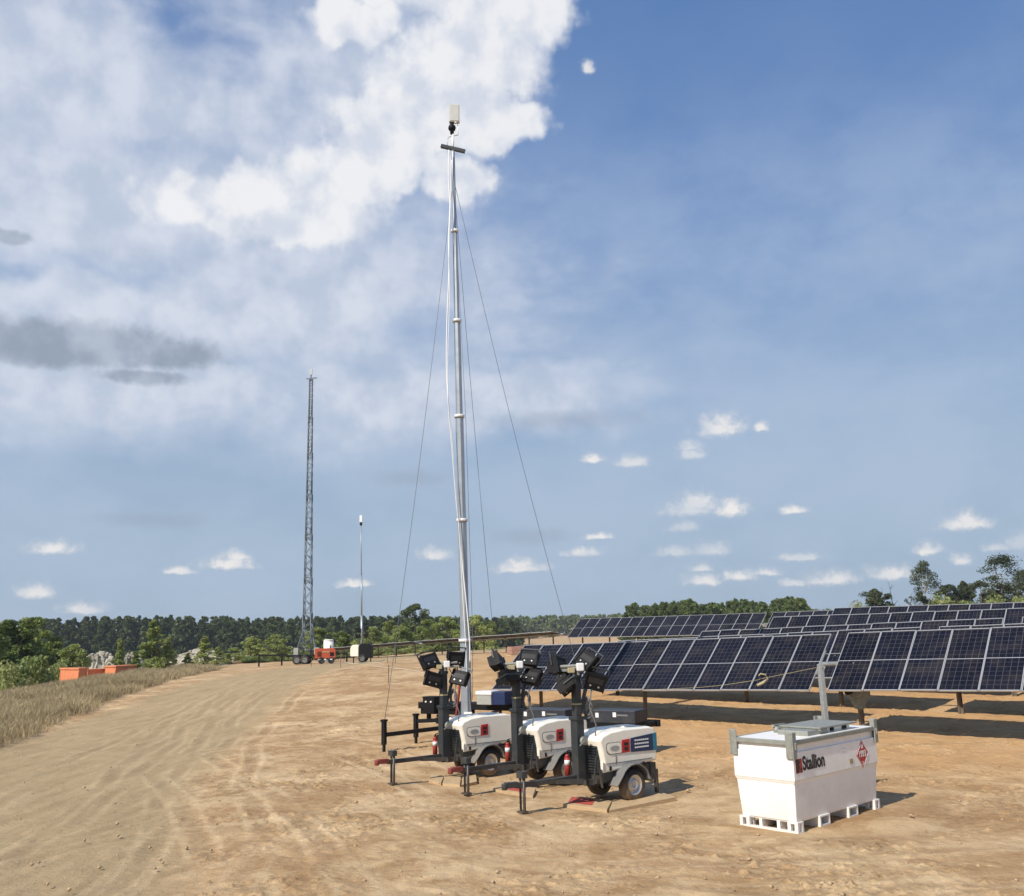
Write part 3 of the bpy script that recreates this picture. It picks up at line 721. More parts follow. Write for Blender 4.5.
# ------------------------------------------------------------------ light towers
def wheel(parent, x, y, r=.27, w=.17, near=-1, rim='rim'):
    e = MB().lathe([(r * .62, -w / 2), (r * .9, -w / 2), (r, -w * .32), (r, w * .32), (r * .9, w / 2), (r * .62, w / 2), (r * .62, -w / 2)], 28).build('tyre', M['rubber'], parent)
    e.location = (x, y, r)
    MB().lathe([(.001, near * w * .20), (r * .2, near * w * .22), (r * .22, near * w * .42), (r * .3, near * w * .42), (r * .36, near * w * .15), (r * .5, near * w * .18), (r * .6, near * w * .46), (r * .66, near * w * .48), (r * .64, near * w * .1), (r * .6, -near * w * .3)], 28).build('rim', M[rim], e)
    return e
def roundrect(x0, x1, z0, z1, rs, n=5):
    out = []
    for (cx, cz, a0), r in zip(((x1, z0, -90), (x1, z1, 0), (x0, z1, 90), (x0, z0, 180)), rs):
        sx = -1 if cx == x1 else 1; sz = 1 if cz == z0 else -1
        for i in range(n + 1):
            a = rad(a0 + 90 * i / n); out.append((cx + sx * r + r * math.cos(a), cz + sz * r + r * math.sin(a)))
    return out
def make_lamp(parent, loc, aim, yaw, roll_=0, name='flood_lamp'):
    loc = (loc[0] * .80, loc[1] * .85, loc[2] * .78); Mx = Matrix.Translation(loc) @ Matrix.Rotation(yaw, 4, 'Z') @ Matrix.Rotation(aim, 4, 'X') @ Matrix.Rotation(roll_, 4, 'Y') @ Matrix.Scale(.98, 4)
    mb = MB(); mb.box((0, 0, 0), (.34, .10, .30)); mb.box((0, .09, .01), (.27, .10, .24), 0, None, .9)
    for i in range(7): mb.box((-.13 + i * .0433, .16, .01), (.012, .07, .22))
    for s in (-1, 1): mb.box((s * .175, .0, 0), (.02, .14, .32))
    o = mb.build(name, M['black'], parent, .006); o.matrix_local = Mx
    mb = MB(); mb.bar((-.2, .04, 0), (-.2, .04, .24), .022); mb.bar((.2, .04, 0), (.2, .04, .24), .022); mb.bar((-.21, .04, .24), (.21, .04, .24), .022)
    mb.build('bracket', M['dark'], o)
    for s in (-1, 1):
        mb = MB(); mb.cyl((s * .075, -.051, -.07), (s * .075, -.060, -.07), .016, n=14); mb.build('lens', M['galv'], o)
    mb = MB(); mb.box((0, -.052, .03), (.28, .006, .10)); mb.build('glass', M['glass'], o)
    return o
def light_tower(loc, rz, head_yaw, label, stickers=True, lamps=None, coup='dark'):
    e = empty('light_tower', loc, rz, label, 'light tower', 'mobile light towers parked in a row')
    # hood
    x0, x1, w = -.68, .72, .37
    prof = [(x0 + .10, .50), (x1 - .02, .60), (x1, .66), (x1, 1.12), (x1 - .04, 1.17), (x1 - .14, 1.195), (-.1, 1.20), (x0 + .25, 1.17), (x0 + .06, 1.11), (x0, 1.04), (x0 + .04, .92), (x0 + .09, .70)]
    mb = MB(); n = len(prof); cx, cz = sum(p[0] for p in prof) / n, sum(p[1] for p in prof) / n
    rings = []
    for yy, sc in ((-w, .93), (-w + .03, .985), (-w + .10, 1), (w - .10, 1), (w - .03, .985), (w, .93)):
        rings.append([(cx + (px - cx) * sc, yy, cz + (pz - cz) * sc) for px, pz in prof])
    vs = [v for r_ in rings for v in r_]; fs = [tuple(range(n))[::-1], tuple(range(5 * n, 6 * n))]
    for i in range(5): fs += [(i * n + k, i * n + (k + 1) % n, (i + 1) * n + (k + 1) % n, (i + 1) * n + k) for k in range(n)]
    mb.add(vs, fs); hood = mb.build('hood', M['hood'], e, .012, 2)
    # raised side panel lip, grille, latch
    ys = -w - .004
    hp = MB(); hp.box((.02, ys, .655), (1.1, .02, .012)); hp.build('trim_strip', M['fender'], hood)
    hp = MB(); hp.prism(roundrect(-.52, -.16, .80, 1.0, (.03, .05, .05, .08)), 'y', ys - .002, ys + .01); hp.build('recess_panel', M['fender'], hood)
    hp = MB(); hp.prism(roundrect(-.50, -.17, .812, .988, (.03, .05, .05, .08)), 'y', ys - .008, ys - .003); hp.build('panel_face', M['hood'], hood)
    hp = MB(); hp.prism([(-.33 + .11 * math.cos(a * .5236), .90 + .045 * math.sin(a * .5236)) for a in range(12)], 'y', ys - .013, ys - .009); hp.build('logo_plate', M['galv'], hood)
    hp = MB(); hp.prism([(-.15, .80), (.03, .81), (.03, 1.03), (-.15, 1.02)], 'y', ys - .008, ys + .004); hp.build('red_sticker', M['redsign'], hood)
    hp = MB(); hp.box((-.06, ys - .011, .95), (.10, .003, .05)); hp.box((-.06, ys - .011, .87), (.08, .003, .06)); hp.build('sticker_print', M['ink'], hood)
    if stickers:
        hp = MB(); hp.prism([(.06, .80), (.60, .785), (.60, 1.075), (.06, 1.035)], 'y', ys - .008, ys + .004); hp.build('dark_sticker', M['navy'], hood)
        hp = MB(); hp.prism([(.603, .785), (.70, .78), (.70, 1.085), (.603, 1.075)], 'y', ys - .009, ys + .004); hp.build('blue_stripe', M['teal'], hood)
        hp = MB()
        for kz in (.87, .93, .99):
            for j in range(7): hp.box((.17 + j * .05, ys - .011, kz), (.038, .003, .026))
        hp.build('lettering', M['decal'], hood)
    hp = MB(); hp.box((-.30, ys + .002, .70), (.008, .012, .16)); hp.build('panel_seam', M['dark'], hood)
    MB().box((.28, 0, 1.205), (.30, .26, .03)).build('exhaust_cover', M['hood'], hood, .01)
    for xx in (-.45, .35): MB().box((xx, ys - .01, .575), (.03, .03, .07)).build('latch', M['black'], hood)
    # grille front under hood + skirt
    mb = MB(); mb.box((.02, 0, .46), (1.24, .64, .20)); mb.box((.62, 0, .42), (.14, .68, .30)); mb.build('skirt', M['dark'], e, .01)
    mb = MB(); mb.box((-.62, 0, .74), (.06, .56, .46))
    for i in range(9): mb.box((-.665, 0, .56 + i * .045), (.03, .52, .012))
    mb.build('radiator_grille', M['dark'], e)
    mb = MB(); mb.cyl((0, -.42, .27), (0, .42, .27), .035); mb.build('axle', M['dark'], e)
    for s in (-1, 1):
        wheel(e, 0, s * .42, near=s)
        mb = MB(); R1, R2 = .36, .335; pts = [(-.46, .30), (-.40, .36)] + [(R1 * math.cos(rad(a)) * 1.02, .27 + R1 * math.sin(rad(a))) for a in range(150, 9, -14)] + [(.44, .30)]
        inn = [(.42, .28)] + [(R2 * math.cos(rad(a)) * 1.02, .27 + R2 * math.sin(rad(a))) for a in range(10, 151, 14)] + [(-.39, .33), (-.44, .28)]
        mb.prism(pts + inn, 'y', s * .42 - .12, s * .42 + .12); mb.build('fender', M['fender'], e, .008)
    # frame, drawbar
    mb = MB()
    for s in (-1, 1):
        mb.bar((-.95, s * .27, .38), (.70, s * .27, .38), .06, .09); mb.bar((-1.40, 0, .42), (-.70, s * .29, .38), .06, .07)
    mb.bar((-.90, -.30, .38), (-.90, .30, .38), .06, .09); mb.build('chassis', M['dark'], e)
    mb = MB(); mb.bar((-2.2, 0, .44), (-.9, 0, .44), .08, .08); mb.build('drawbar', M['dark'], e, .006)
    mb = MB(); mb.bar((-2.42, 0, .47), (-2.18, 0, .46), .09, .09); mb.cyl((-2.44, 0, .40), (-2.44, 0, .50), .05); mb.build('coupler', M[coup], e, .01)
    dz = -.25
    mb = MB(); mb.cyl((-2.08, -.05, .02 + dz), (-2.08, -.05, .62), .026); mb.cyl((-2.08, .05, dz + .02), (-2.08, .05, .62), .02); mb.box((-2.08, 0, .60), (.11, .16, .10)); mb.bar((-2.08, -.06, .66), (-2.08, -.20, .70), .015); mb.box((-2.08, 0, .02), (.13, .16, .03)); mb.build('jack_stand', M['dark'], e)
    for s in (-1, 1):
        mb = MB(); mb.bar((.70, s * .32, -.1), (.70, s * .32, .45), .055); mb.box((.70, s * .32, .02), (.14, .14, .02)); mb.build('rear_leg', M['dark'], e)
        mb = MB(); mb.bar((-.66, s * .39, .28), (-.74, s * .39, .82), .035, .025); mb.bar((-.84, s * .37, .34), (-.77, s * .385, .80), .02, .02); mb.build('side_brace', M['dark'], e)
    # mast
    mx_ = -.84
    mb = MB(); mb.box((mx_, 0, .88), (.17, .17, 1.08)); mb.box((mx_, 0, 1.42), (.215, .215, .06)); mb.box((mx_, 0, .36), (.24, .24, .08)); low = mb.build('mast_base', M['dark'], e, .008)
    mb = MB(); mb.box((mx_, 0, 1.84), (.125, .125, .86)); mb.box((mx_, 0, 2.12), (.155, .155, .05)); mb.build('mast_tube', M['dark'], e, .006)
    mb = MB(); mb.box((mx_, .0, 1.66), (.133, .133, .025)); mb.build('reflective_band', M['rope'], e)
    mb = MB(); mb.bar((mx_ + .08, 0, 1.50), (mx_ + .26, -.04, 2.12), .05, .05); mb.build('mast_stay', M['dark'], e)
    mb = MB(); mb.cyl((mx_, -.13, 1.05), (mx_, -.19, 1.05), .07); mb.bar((mx_, -.19, 1.05), (mx_ - .12, -.19, .98), .018); mb.build('winch', M['galvd'], e)
    # coiled cable on the mast side
    pts = []
    for i in range(70):
        a = i * 2 * math.pi / 14; pts.append((mx_ + .24 + .02 * math.sin(i), .10 * math.cos(a) - .02, 1.62 + .15 * math.sin(a) - .001 * i))
    MB().tube(pts, .014, 6).build('coiled_cable', M['fender'], e)
    MB().tube([(mx_ + .1, -.08, 2.2), (mx_ + .22, -.16, 1.9), (mx_ + .16, -.16, 1.6), (mx_ + .26, -.2, 1.3), (mx_ + .2, -.2, .9)], .011, 6).build('power_cable', M['fender'], e)
    # head: carried by the mast and turned on it
    hd = MB(); hd.box((0, 0, 0), (.13, .13, .14)); hd.bar((-.34, 0, .02), (.34, 0, .02), .05, .05); hd.bar((-.30, .05, .0), (-.30, .05, -.22), .03); hd.bar((.30, .05, .0), (.30, .05, -.22), .03)
    hd.bar((-.30, .05, 0), (-.30, .05, .2), .03); hd.bar((.30, .05, .0), (.30, .05, .2), .03); hd.cyl((-.32, 0, .08), (.30, -.02, .10), .03)
    head = hd.build('lamp_head', M['galvd'], e, .006); head.location = (mx_, 0, 2.22); head.rotation_euler = (0, 0, head_yaw - rz)
    MB().box((.07, -.08, .07), (.13, .12, .14)).build('ballast_box', M['decal'], head, .02)
    MB().box((-.09, -.07, .02), (.12, .08, .09)).build('junction_box', M['rope'], head, .01)
    for (lx, ly, lz, aim, yaw, rl) in lamps:
        make_lamp(head, (lx, ly, lz), aim, yaw, rl)
    return e
LOCS = [(P(477, 770, 20.75).x, 20.75, math.atan2(.62, .78)), (P(551, 775, 19.4).x, 19.4, math.atan2(.63, .77)), (P(616, 795, 17.4).x, 17.4, math.atan2(.60, .80))]
lampsA = [(-.36, -.05, .18, -.5, .3, -.25), (-.27, -.12, -.30, .15, .15, .28), (.34, .02, .22, .2, .2, .08), (.42, -.08, -.28, -.4, -.5, .2)]
lampsB = [(-.40, .0, .18, -.4, 1.2, .5), (-.22, -.14, -.28, 1.2, .5, .05), (.34, .02, .22, -.55, -.3, .1), (.38, -.1, -.22, -.7, -.6, .2)]
lampsC = [(-.33, .1, .12, -.3, .9, .2), (-.22, -.12, -.34, .9, .9, .35), (.28, .04, .22, -.6, -.7, .5), (.42, -.1, -.24, .3, -.25, .3)]
labs = ['leftmost light tower, its cream hood bearing one red sticker and lamps clear against sand',
        'middle light tower of the three, its hood half hidden by the right one',
        'rightmost and nearest light tower with dark blue sticker on its cream hood']
for i, ((x, y, rz), lm, lb) in enumerate(zip(LOCS, (lampsA, lampsB, lampsC), labs)):
    light_tower((x, y, hz(x, y)), rz, rad(8), lb, stickers=(i == 2), lamps=lm, coup=('maroon', 'maroon', 'dark')[i])
    # fire extinguisher hung beside the mast
    c, s = math.cos(rz), math.sin(rz); lx, ly = -.93, .20
    ex = (x + c * lx - s * ly, y + s * lx + c * ly)
    e = empty('fire_extinguisher', (ex[0], ex[1], hz(*ex) + .46), rz, ['red fire extinguisher beside the mast of the leftmost light tower', 'red fire extinguisher beside the mast of the middle light tower', 'red fire extinguisher beside the mast of the rightmost light tower'][i], 'fire extinguisher', 'fire extinguishers on the light towers')
    e.scale = (.82, .82, .9); mb = MB(); mb.cyl((0, 0, 0), (0, 0, .34), .06, n=20); mb.cyl((0, 0, .34), (0, 0, .40), .06, .025, n=20); mb.build('cylinder', M['red'], e)
    MB().cyl((0, 0, .2), (0, 0, .29), .062, n=20).build('white_band', M['decal'], e)
    mb = MB(); mb.cyl((0, 0, .40), (0, 0, .44), .022); mb.bar((0, 0, .45), (.08, -.02, .47), .018); mb.bar((0, 0, .43), (.08, -.02, .43), .014); mb.build('valve', M['black'], e)

# boards under the wheels
def board(pix, name, label, red=None, thick=.05, up=.03):
    pts = [G(a, b) for a, b in pix]; c = sum(pts, Vector()) / len(pts); z = max(hz(p.x, p.y) for p in pts) - .025
    o = MB().prism([(p.x - c.x, p.y - c.y) for p in pts], 'z', -.03, thick).build(name, M['wood'], None, .004); o.location = (c.x, c.y, z); o.rotation_euler = (rad(1.2), rad(-1), 0)
    tag(o, label, 'board', 'boards laid under the light tower wheels')
    if red:
        rp = [G(a, b) for a, b in red]
        MB().prism([(p.x - c.x, p.y - c.y) for p in rp], 'z', thick + .002, thick + .005).build('red_printing', M['redprint'], o)
    return o
board([(563, 805), (607, 811), (612, 803), (568, 797)], 'plywood_board', 'board with red printing at the left, under the rightmost light tower', [(568, 804), (592, 807), (595, 802), (572, 799)])
board([(609, 811), (676, 800), (648, 791), (613, 802)], 'plywood_board', 'long plain board running right under the near wheel of the rightmost light tower')
board([(493, 790), (533, 797), (536, 790), (497, 784)], 'plywood_board', 'board with red printing under the middle light tower', [(507, 791), (524, 794), (527, 788), (510, 786)])
board([(429, 781), (441, 784), (444, 778), (432, 775)], 'plywood_board', 'first of three plain boards under the leftmost light tower, counted from the left')
board([(442.5, 784.5), (460, 786), (461, 779), (445, 777.5)], 'plywood_board', 'second of three plain boards under the leftmost light tower, counted from the left')
board([(461.5, 786), (477, 783), (476, 777), (462.5, 779)], 'plywood_board', 'third of three plain boards under the leftmost light tower, counted from the left')

# ------------------------------------------------------------------ main mast trailer
def mast_trailer():
    a = G(446, 716, .75); b = G(637, 722, .75); d = (b - a); d.z = 0; L = d.length; rz = math.atan2(d.y, d.x)
    zz = hz(a.x + 1, a.y)
    e = empty('mast_trailer', (a.x, a.y, zz), rz, 'dark trailer carrying the tall silver telescopic mast with guy wires', 'mast trailer')
    Mi = (Matrix.Translation((a.x, a.y, zz)) @ Matrix.Rotation(rz, 4, 'Z')).inverted()
    loc = lambda p: Mi @ Vector(p)
    mb = MB(); mb.box((L / 2 - .1, 0, .62), (L + .4, .12, .16)); mb.box((L / 2 - .1, 1.1, .62), (L + .4, .12, .16))
    for i in range(6): mb.box((i * L / 5, .55, .62), (.1, 1.0, .12))
    mb.build('chassis', M['black'], e)
    mb = MB(); mb.box((.55, .35, 1.00), (3.1, .6, .17)); mb.box((-.2, .35, .84), (1.5, .5, .14)); mb.box((-.85, .35, .86), (.10, .10, .62)); mb.build('deck', M['black'], e, .01)
    for (xa, xb, zt) in ((2.35, 3.75, .98), (4.45, L - .02, 1.0)):
        mb = MB(); mb.box(((xa + xb) / 2, .3, (zt + .70) / 2), (xb - xa, .7, zt - .70)); bx = mb.build('battery_cabinet', M['navyd'], e, .012)
        mb = MB(); mb.box((xa + (xb - xa) * .16, -.054, zt - .12), (.09, .004, .11)); mb.box((xa + (xb - xa) * .55, -.054, zt - .10), (.09, .004, .11)); mb.build('sticker', M['decal'], bx)
        mb = MB(); mb.box((xa + (xb - xa) * .72, -.054, zt - .11), (.30, .004, .04)); mb.build('label_plate', M['fender'], bx)
    for x in (2.0, 2.85):
        for s in (0, 1):
            wheel(e, x, -.12 if s == 0 else 1.22, r=.33, near=-1 if s == 0 else 1)
    c = loc(P(488, 702, 25.3)); MB().box((c.x, c.y, 1.225), (.46, .4, .27)).build('control_box', M['cabinet'], e, .02)
    MB().box((c.x, c.y, 1.39), (.50, .44, .09)).build('control_box_lid', M['decal'], e, .01)
    c = loc(P(502.5, 702, 25.1)); MB().box((c.x, c.y, 1.26), (.40, .4, .34)).build('blue_cabinet', M['navyb'], e, .02)
    c = loc(P(432, 703, 24.6)); mb = MB(); mb.box((c.x, c.y, 1.15), (.34, .3, .40), taper=1.06); mb.box((c.x, c.y, 1.36), (.38, .33, .03)); mb.bar((c.x + .15, c.y, .9), (c.x + 1.0, c.y + .2, .8), .06); bx = mb.build('winch_housing', M['black'], e, .01)
    for gx_ in (-.07, .09): mb = MB(); mb.cyl((c.x + gx_, c.y - .15, 1.25), (c.x + gx_, c.y - .18, 1.25), .022); mb.build('gauge', M['decal'], bx)
    MB().box((loc(P(455, 713, 25.3)).x, -.06, .82), (.26, .02, .10)).build('nameplate', M['decal'], e)
    # mast
    base = P(466.5, 700, 26.0); top = P(452.8, 152, 26.0); bx, by = base.x, base.y
    lb = loc((bx, by, 0)); 
    def at(py): z = P(460, py, 26.0).z - zz; f = (z - (base.z - zz)) / (top.z - base.z); return Vector((lb.x, lb.y, z)) + (loc(top) - loc(base)) * 0
    lt = loc(top); lbz = loc(base)
    def pt(py):
        z = loc(P(460, py, 26.0)).z; f = (z - lbz.z) / (lt.z - lbz.z); return Vector((lbz.x + (lt.x - lbz.x) * f, lbz.y + (lt.y - lbz.y) * f, z))
    rows = [724, 640, 520, 416, 320.5, 230.7, 152]; rr = [.142, .125, .115, .098, .078, .060]
    for i in range(6):
        mb = MB(); mb.cyl(pt(rows[i]), pt(rows[i + 1]), rr[i], n=8, smooth=False); mb.build('mast_section', M['mast'], e)
        if i: 
            q = pt(rows[i]); MB().cyl(q - Vector((0, 0, .05)), q + Vector((0, 0, .03)), rr[i - 1] + .035, n=16).build('collar', M['decal'], e)
    mb = MB()
    for s in (-1, 1):
        mb.bar(pt(716) + Vector((s * .16, -.02, 0)), pt(655) + Vector((s * .05, -.02, 0)), .04)
    mb.build('mast_cradle', M['mastd'], e)
    mb = MB(); mb.bar(pt(716) + Vector((-.28, -.1, 0)), pt(668) + Vector((-.1, -.05, 0)), .05); mb.build('hydraulic_ram', M['maroon'], e)
    mb = MB(); mb.bar(loc(P(441, 146, 26)), loc(P(465, 151.5, 26)), .10, .10); mb.build('cross_bar', M['dark'], e)
    mb = MB(); mb.cyl(pt(152), loc(P(453, 132, 26)), .035); mb.build('top_rod', M['cable'], e)
    f0 = [loc(P(448.5, 137, 26)), loc(P(458, 135, 26)), loc(P(458, 124, 26)), loc(P(449, 124, 26))]
    mb = MB(); mb.tube([loc(P(447, 146, 26)), f0[0], f0[1], f0[2]], .018, 6); mb.build('antenna_bracket', M['cable'], e)
    mb = MB(); c = loc(P(452, 128, 26)); mb.cyl(c - Vector((0, 0, .2)), c + Vector((0, 0, .16)), .06); mb.ball((c.x, c.y, c.z), .12, n=12); mb.build('pan_mount', M['black'], e)
    c = loc(P(454.3, 114, 26)); mb = MB(); mb.box((0, 0, 0), (.32, .14, .58)); mb.box((0, -.075, 0), (.27, .012, .53)); mb.box((.03, -.05, -.32), (.06, .06, .06)); an = mb.build('antenna_panel', M['antenna'], e, .01); an.location = c; an.rotation_euler = (0, 0, -rz + .1)
    # white cables hanging down the mast
    A = [(449, 150), (448.5, 180), (450, 205), (448.5, 235), (449, 270), (447, 320), (446.5, 370), (449, 410), (452, 440), (455, 480), (458.5, 521), (462, 560), (466, 600), (469.5, 640), (470, 662)]
    mb = MB(); mb.tube([loc(P(a_, b_, 25.8)) for a_, b_ in smooth_poly(A, 5)], .016, 6); mb.build('white_cable', M['cable'], e)
    A = [(451.5, 160), (450.5, 200), (449, 250), (449.5, 300), (448, 350), (448, 400), (452, 450), (456, 500), (459, 530), (463, 600), (466, 650), (467, 690)]
    mb = MB(); mb.tube([loc(P(a_, b_, 25.78)) for a_, b_ in smooth_poly(A, 5)], .010, 6); mb.build('white_cable', M['cable'], e)
    # outriggers
    foot = []
    for (fx, fy, px2, py2) in ((384, 752, 446, 728), (416, 744, 446, 714)):
        g = G(fx, fy, zz - .0); t = g.copy(); t.z = zz + .72
        lg, ltp = loc(g), loc(t); foot.append(loc(Vector((t.x, t.y, t.z - .06))))
        mb = MB(); mb.bar(lg - Vector((0, 0, .1)), Vector((lg.x, lg.y, .30)), .06); mb.bar(Vector((lg.x, lg.y, .18)), Vector((lg.x, lg.y, .76)), .10); mb.box((lg.x, lg.y, .78), (.14, .14, .05)); mb.build('outrigger_leg', M['black'], e)
        mb = MB(); mb.bar((lg.x, lg.y, .42 if fx < 400 else .60), (.3, .1, .48 if fx < 400 else .66), .08, .10); mb.build('outrigger_arm', M['black'], e)
    for (wx, wy, ay) in ((590, 708, 27.5), (500, 700, 31), ):
        q = P(wx, wy, ay); z = hz(q.x, q.y); foot.append(loc(Vector((q.x, q.y, z + .6)))); l = loc(Vector((q.x, q.y, z)))
        mb = MB(); mb.bar((l.x, l.y, l.z - .1), (l.x, l.y, l.z + .66), .08); mb.build('outrigger_leg', M['black'], e)
        mb = MB(); mb.bar((l.x, l.y, l.z + .4), (min(max(l.x, .5), L - .5), 1.1 if l.y > 1.1 else .5, .62), .08); mb.build('outrigger_arm', M['black'], e)
    tp = pt(178)
    for i, f in enumerate(foot):
        if i == 1: continue
        start = pt(178) if i != 1 else pt(320)
        pts = []
        for k in range(13):
            t = k / 12; p = start.lerp(f, t); p.z -= .9 * math.sin(math.pi * t) * (.6 if i else .5); pts.append(p)
        MB().tube(pts, .0075, 5).build('guy_wire', M['wire'], e)
    MB().tube([pt(230) + Vector((.05, 0, 0)), pt(420) + Vector((.22, 0, 0)), pt(640) + Vector((.26, 0, 0)), pt(700) + Vector((.2, 0, 0))], .007, 5).build('halyard', M['wire'], e)
mast_trailer()

# ------------------------------------------------------------------ lattice tower trailer (distant)
def lattice():
    y = 84; q = P(307, 660, y); x = q.x; z = hz(x, y)
    e = empty('lattice_tower', (x, y, z), 0, 'tall blue grey lattice tower on a trailer with black outriggers', 'lattice tower')
    H = P(311, 379, y).z - z; cuts = [.9, .17 * H, .29 * H, .44 * H, .58 * H, .73 * H, .86 * H, H]; w = [.46, .40, .355, .31, .265, .22, .17]
    dx = P(311, 379, y).x - x
    for i in range(7):
        mb = MB(); z0, z1 = cuts[i] - (.6 if i else 0), cuts[i + 1]; a = w[i] * .78; off = lambda zz: dx * zz / H
        for sx, sy in ((-1, -1), (1, -1), (1, 1), (-1, 1)):
            mb.cyl((sx * a + off(z0), sy * a, z0), (sx * a + off(z1), sy * a, z1), .045, n=6)
        n = max(3, round((z1 - z0) / (a * 2.0)))
        for k in range(n):
            za, zb = z0 + (z1 - z0) * k / n, z0 + (z1 - z0) * (k + 1) / n; s = 1 if k % 2 else -1
            for t in (-1, 1):
                mb.cyl((-s * a + off(za), t * a, za), (s * a + off(zb), t * a, zb), .028, n=5); mb.cyl((t * a + off(za), -s * a, za), (t * a + off(zb), s * a, zb), .028, n=5)
        for t in (-1, 1): mb.bar((-a + off(z1), t * a, z1), (a + off(z1), t * a, z1), .05)
        mb.build('lattice_section', M['mastd'], e)
    mb = MB(); mb.cyl((dx, 0, H - .2), (dx, 0, H + .9), .05); mb.bar((dx - .45, 0, H + .02), (dx + .55, 0, H + .1), .09); mb.build('top_rod', M['mastd'], e)
    MB().box((dx + .02, -.08, H + .65), (.2, .14, .55)).build('antenna_panel', M['antenna'], e, .01)
    mb = MB(); mb.box((0, 0, .72), (3.4, 1.4, .18)); mb.build('trailer_bed', M['black'], e)
    for sx in (-1, 1):
        mb = MB(); mb.bar((sx * .95, -.4, .8), (sx * .3, 0, 3.2), .10); mb.build('tower_brace', M['mastd'], e)
    for xx in (-.75, -.05): wheel(e, xx, -.7, r=.38, near=-1, rim='fender'); wheel(e, xx, .7, r=.38, near=1)
    for (ex_, px) in ((-4.1, 0), (-2.1, 0), (3.6, 0)):
        mb = MB(); mb.bar((ex_, -.5, -.3), (ex_, -.5, .95), .12); mb.build('outrigger_leg', M['black'], e)
    for s in (-1, 1): mb = MB(); mb.bar((s * 1.6, -.5, .82), (-4.15 if s < 0 else 3.65, -.5, .84), .14); mb.build('outrigger_arm', M['black'], e)
    for s in (-1, 1): MB().box((-.9 * s, -.2, 1.1), (.4, .5, .6)).build('equipment_box', M['cabinet'], e, .02)
    # orange generator
    g = P(325, 662, 80); gz = hz(g.x, 80)
    o = empty('generator_trailer', (g.x, 80, gz), rad(12), 'bright orange towable generator standing right beside the lattice tower', 'generator')
    MB().prism(roundrect(-.85, .85, .42, 1.26, (.06, .2, .12, .06)), 'y', -.5, .5).build('canopy', M['orange'], o, .02)
    mb = MB()
    for i in range(6): mb.box((-.62 + i * .06, -.508, .80), (.025, .02, .42))
    mb.box((.55, -.508, .78), (.32, .02, .30)); mb.build('louvre_panel', M['black'], o)
    MB().cyl((.45, 0, 1.2), (.45, 0, 1.5), .05).build('exhaust_stack', M['black'], o)
    MB().box((.05, -.515, .98), (.6, .02, .10)).build('name_stripe', M['rope'], o)
    mb = MB(); mb.box((0, 0, .40), (1.7, 1.0, .14)); mb.build('chassis', M['black'], o)
    mb = MB()
    for i in range(3): mb.box((-.5 + i * .5, -.52, .36), (.18, .03, .10))
    mb.build('reflector', M['decal'], o)
    for s in (-1, 1): wheel(o, -.3, s * .45, r=.28, near=s, rim='dark'); wheel(o, .5, s * .45, r=.28, near=s, rim='dark')
    mb = MB(); mb.bar((.85, 0, .4), (1.6, 0, .42), .08); mb.build('drawbar', M['black'], o)
    # white cabinet behind
    g = P(329, 656, 88); gz = hz(g.x, 88); H2 = P(329, 639.5, 88).z - gz
    o = empty('white_tank', (g.x, 88, gz), rad(8), 'plain white upright tank standing behind the orange generator', 'tank')
    MB().cyl((-.05, 0, .15), (-.05, 0, H2 - .1), .46, n=24).build('body', M['white'], o); MB().cyl((-.05, 0, H2 - .1), (-.05, 0, H2), .5, .38, n=24).build('lid', M['white'], o)
    MB().box((-.05, 0, .1), (1.0, 1.0, .2)).build('base', M['galvd'], o)
lattice()

def small_mast():
    y = 75; q = P(362, 662, y); x = q.x; z = hz(x, y)
    e = empty('dome_mast_trailer', (x, y, z), 0, 'small trailer with white domed cover, black box and slim pale mast', 'mast trailer')
    k = 1.05
    MB().prism(roundrect(-.85, -.1, .45, 1.35, (.1, .3, .35, .1)), 'y', -.5, .5).build('cover', M['hood'], e, .03)
    MB().prism(roundrect(-.2, .82, .30, 1.42, (.1, .3, .3, .1)), 'y', -.62, .45).build('equipment_housing', M['black'], e, .03)
    wheel(e, .1, -.6, r=.3, near=-1, rim='fender'); wheel(e, .1, .6, r=.3, near=1)
    for xx in (-.6, .75): mb = MB(); mb.bar((xx, -.4, -.2), (xx, -.4, .5), .08); mb.build('support_leg', M['black'], e)
    mb = MB(); mb.bar((-1.8, 0, .4), (-.5, 0, .42), .09); mb.build('drawbar', M['black'], e)
    t = P(361, 524, y); H = t.z - z; d = t.x - x
    for i, (a, b, r) in enumerate(((.9, .33, .10), (.33, .62, .065), (.62, 1, .04))):
        z0 = a if i == 0 else a * H; z1 = b * H
        MB().cyl((d * z0 / H, 0, z0), (d * z1 / H, 0, z1), r, n=8).build('mast_section', M['mast'], e)
    for s, zz in ((-1, 2.5), (1, 2.6), (-1, 2.0), (1, 2.05)):
        mb = MB(); mb.box((s * .32, -.1, zz), (.36, .22, .32)); mb.build('flood_lamp', M['black'], e, .02)
    mb = MB(); mb.bar((-.4, 0, 2.3), (.4, 0, 2.3), .07); mb.build('lamp_bar', M['dark'], e)
    mb = MB(); mb.cyl((d, 0, H - .1), (d, 0, H + .12), .10); mb.build('camera_mount', M['black'], e)
    MB().box((d, 0, H + .42), (.22, .16, .55)).build('antenna_panel', M['cable'], e, .03)
small_mast()

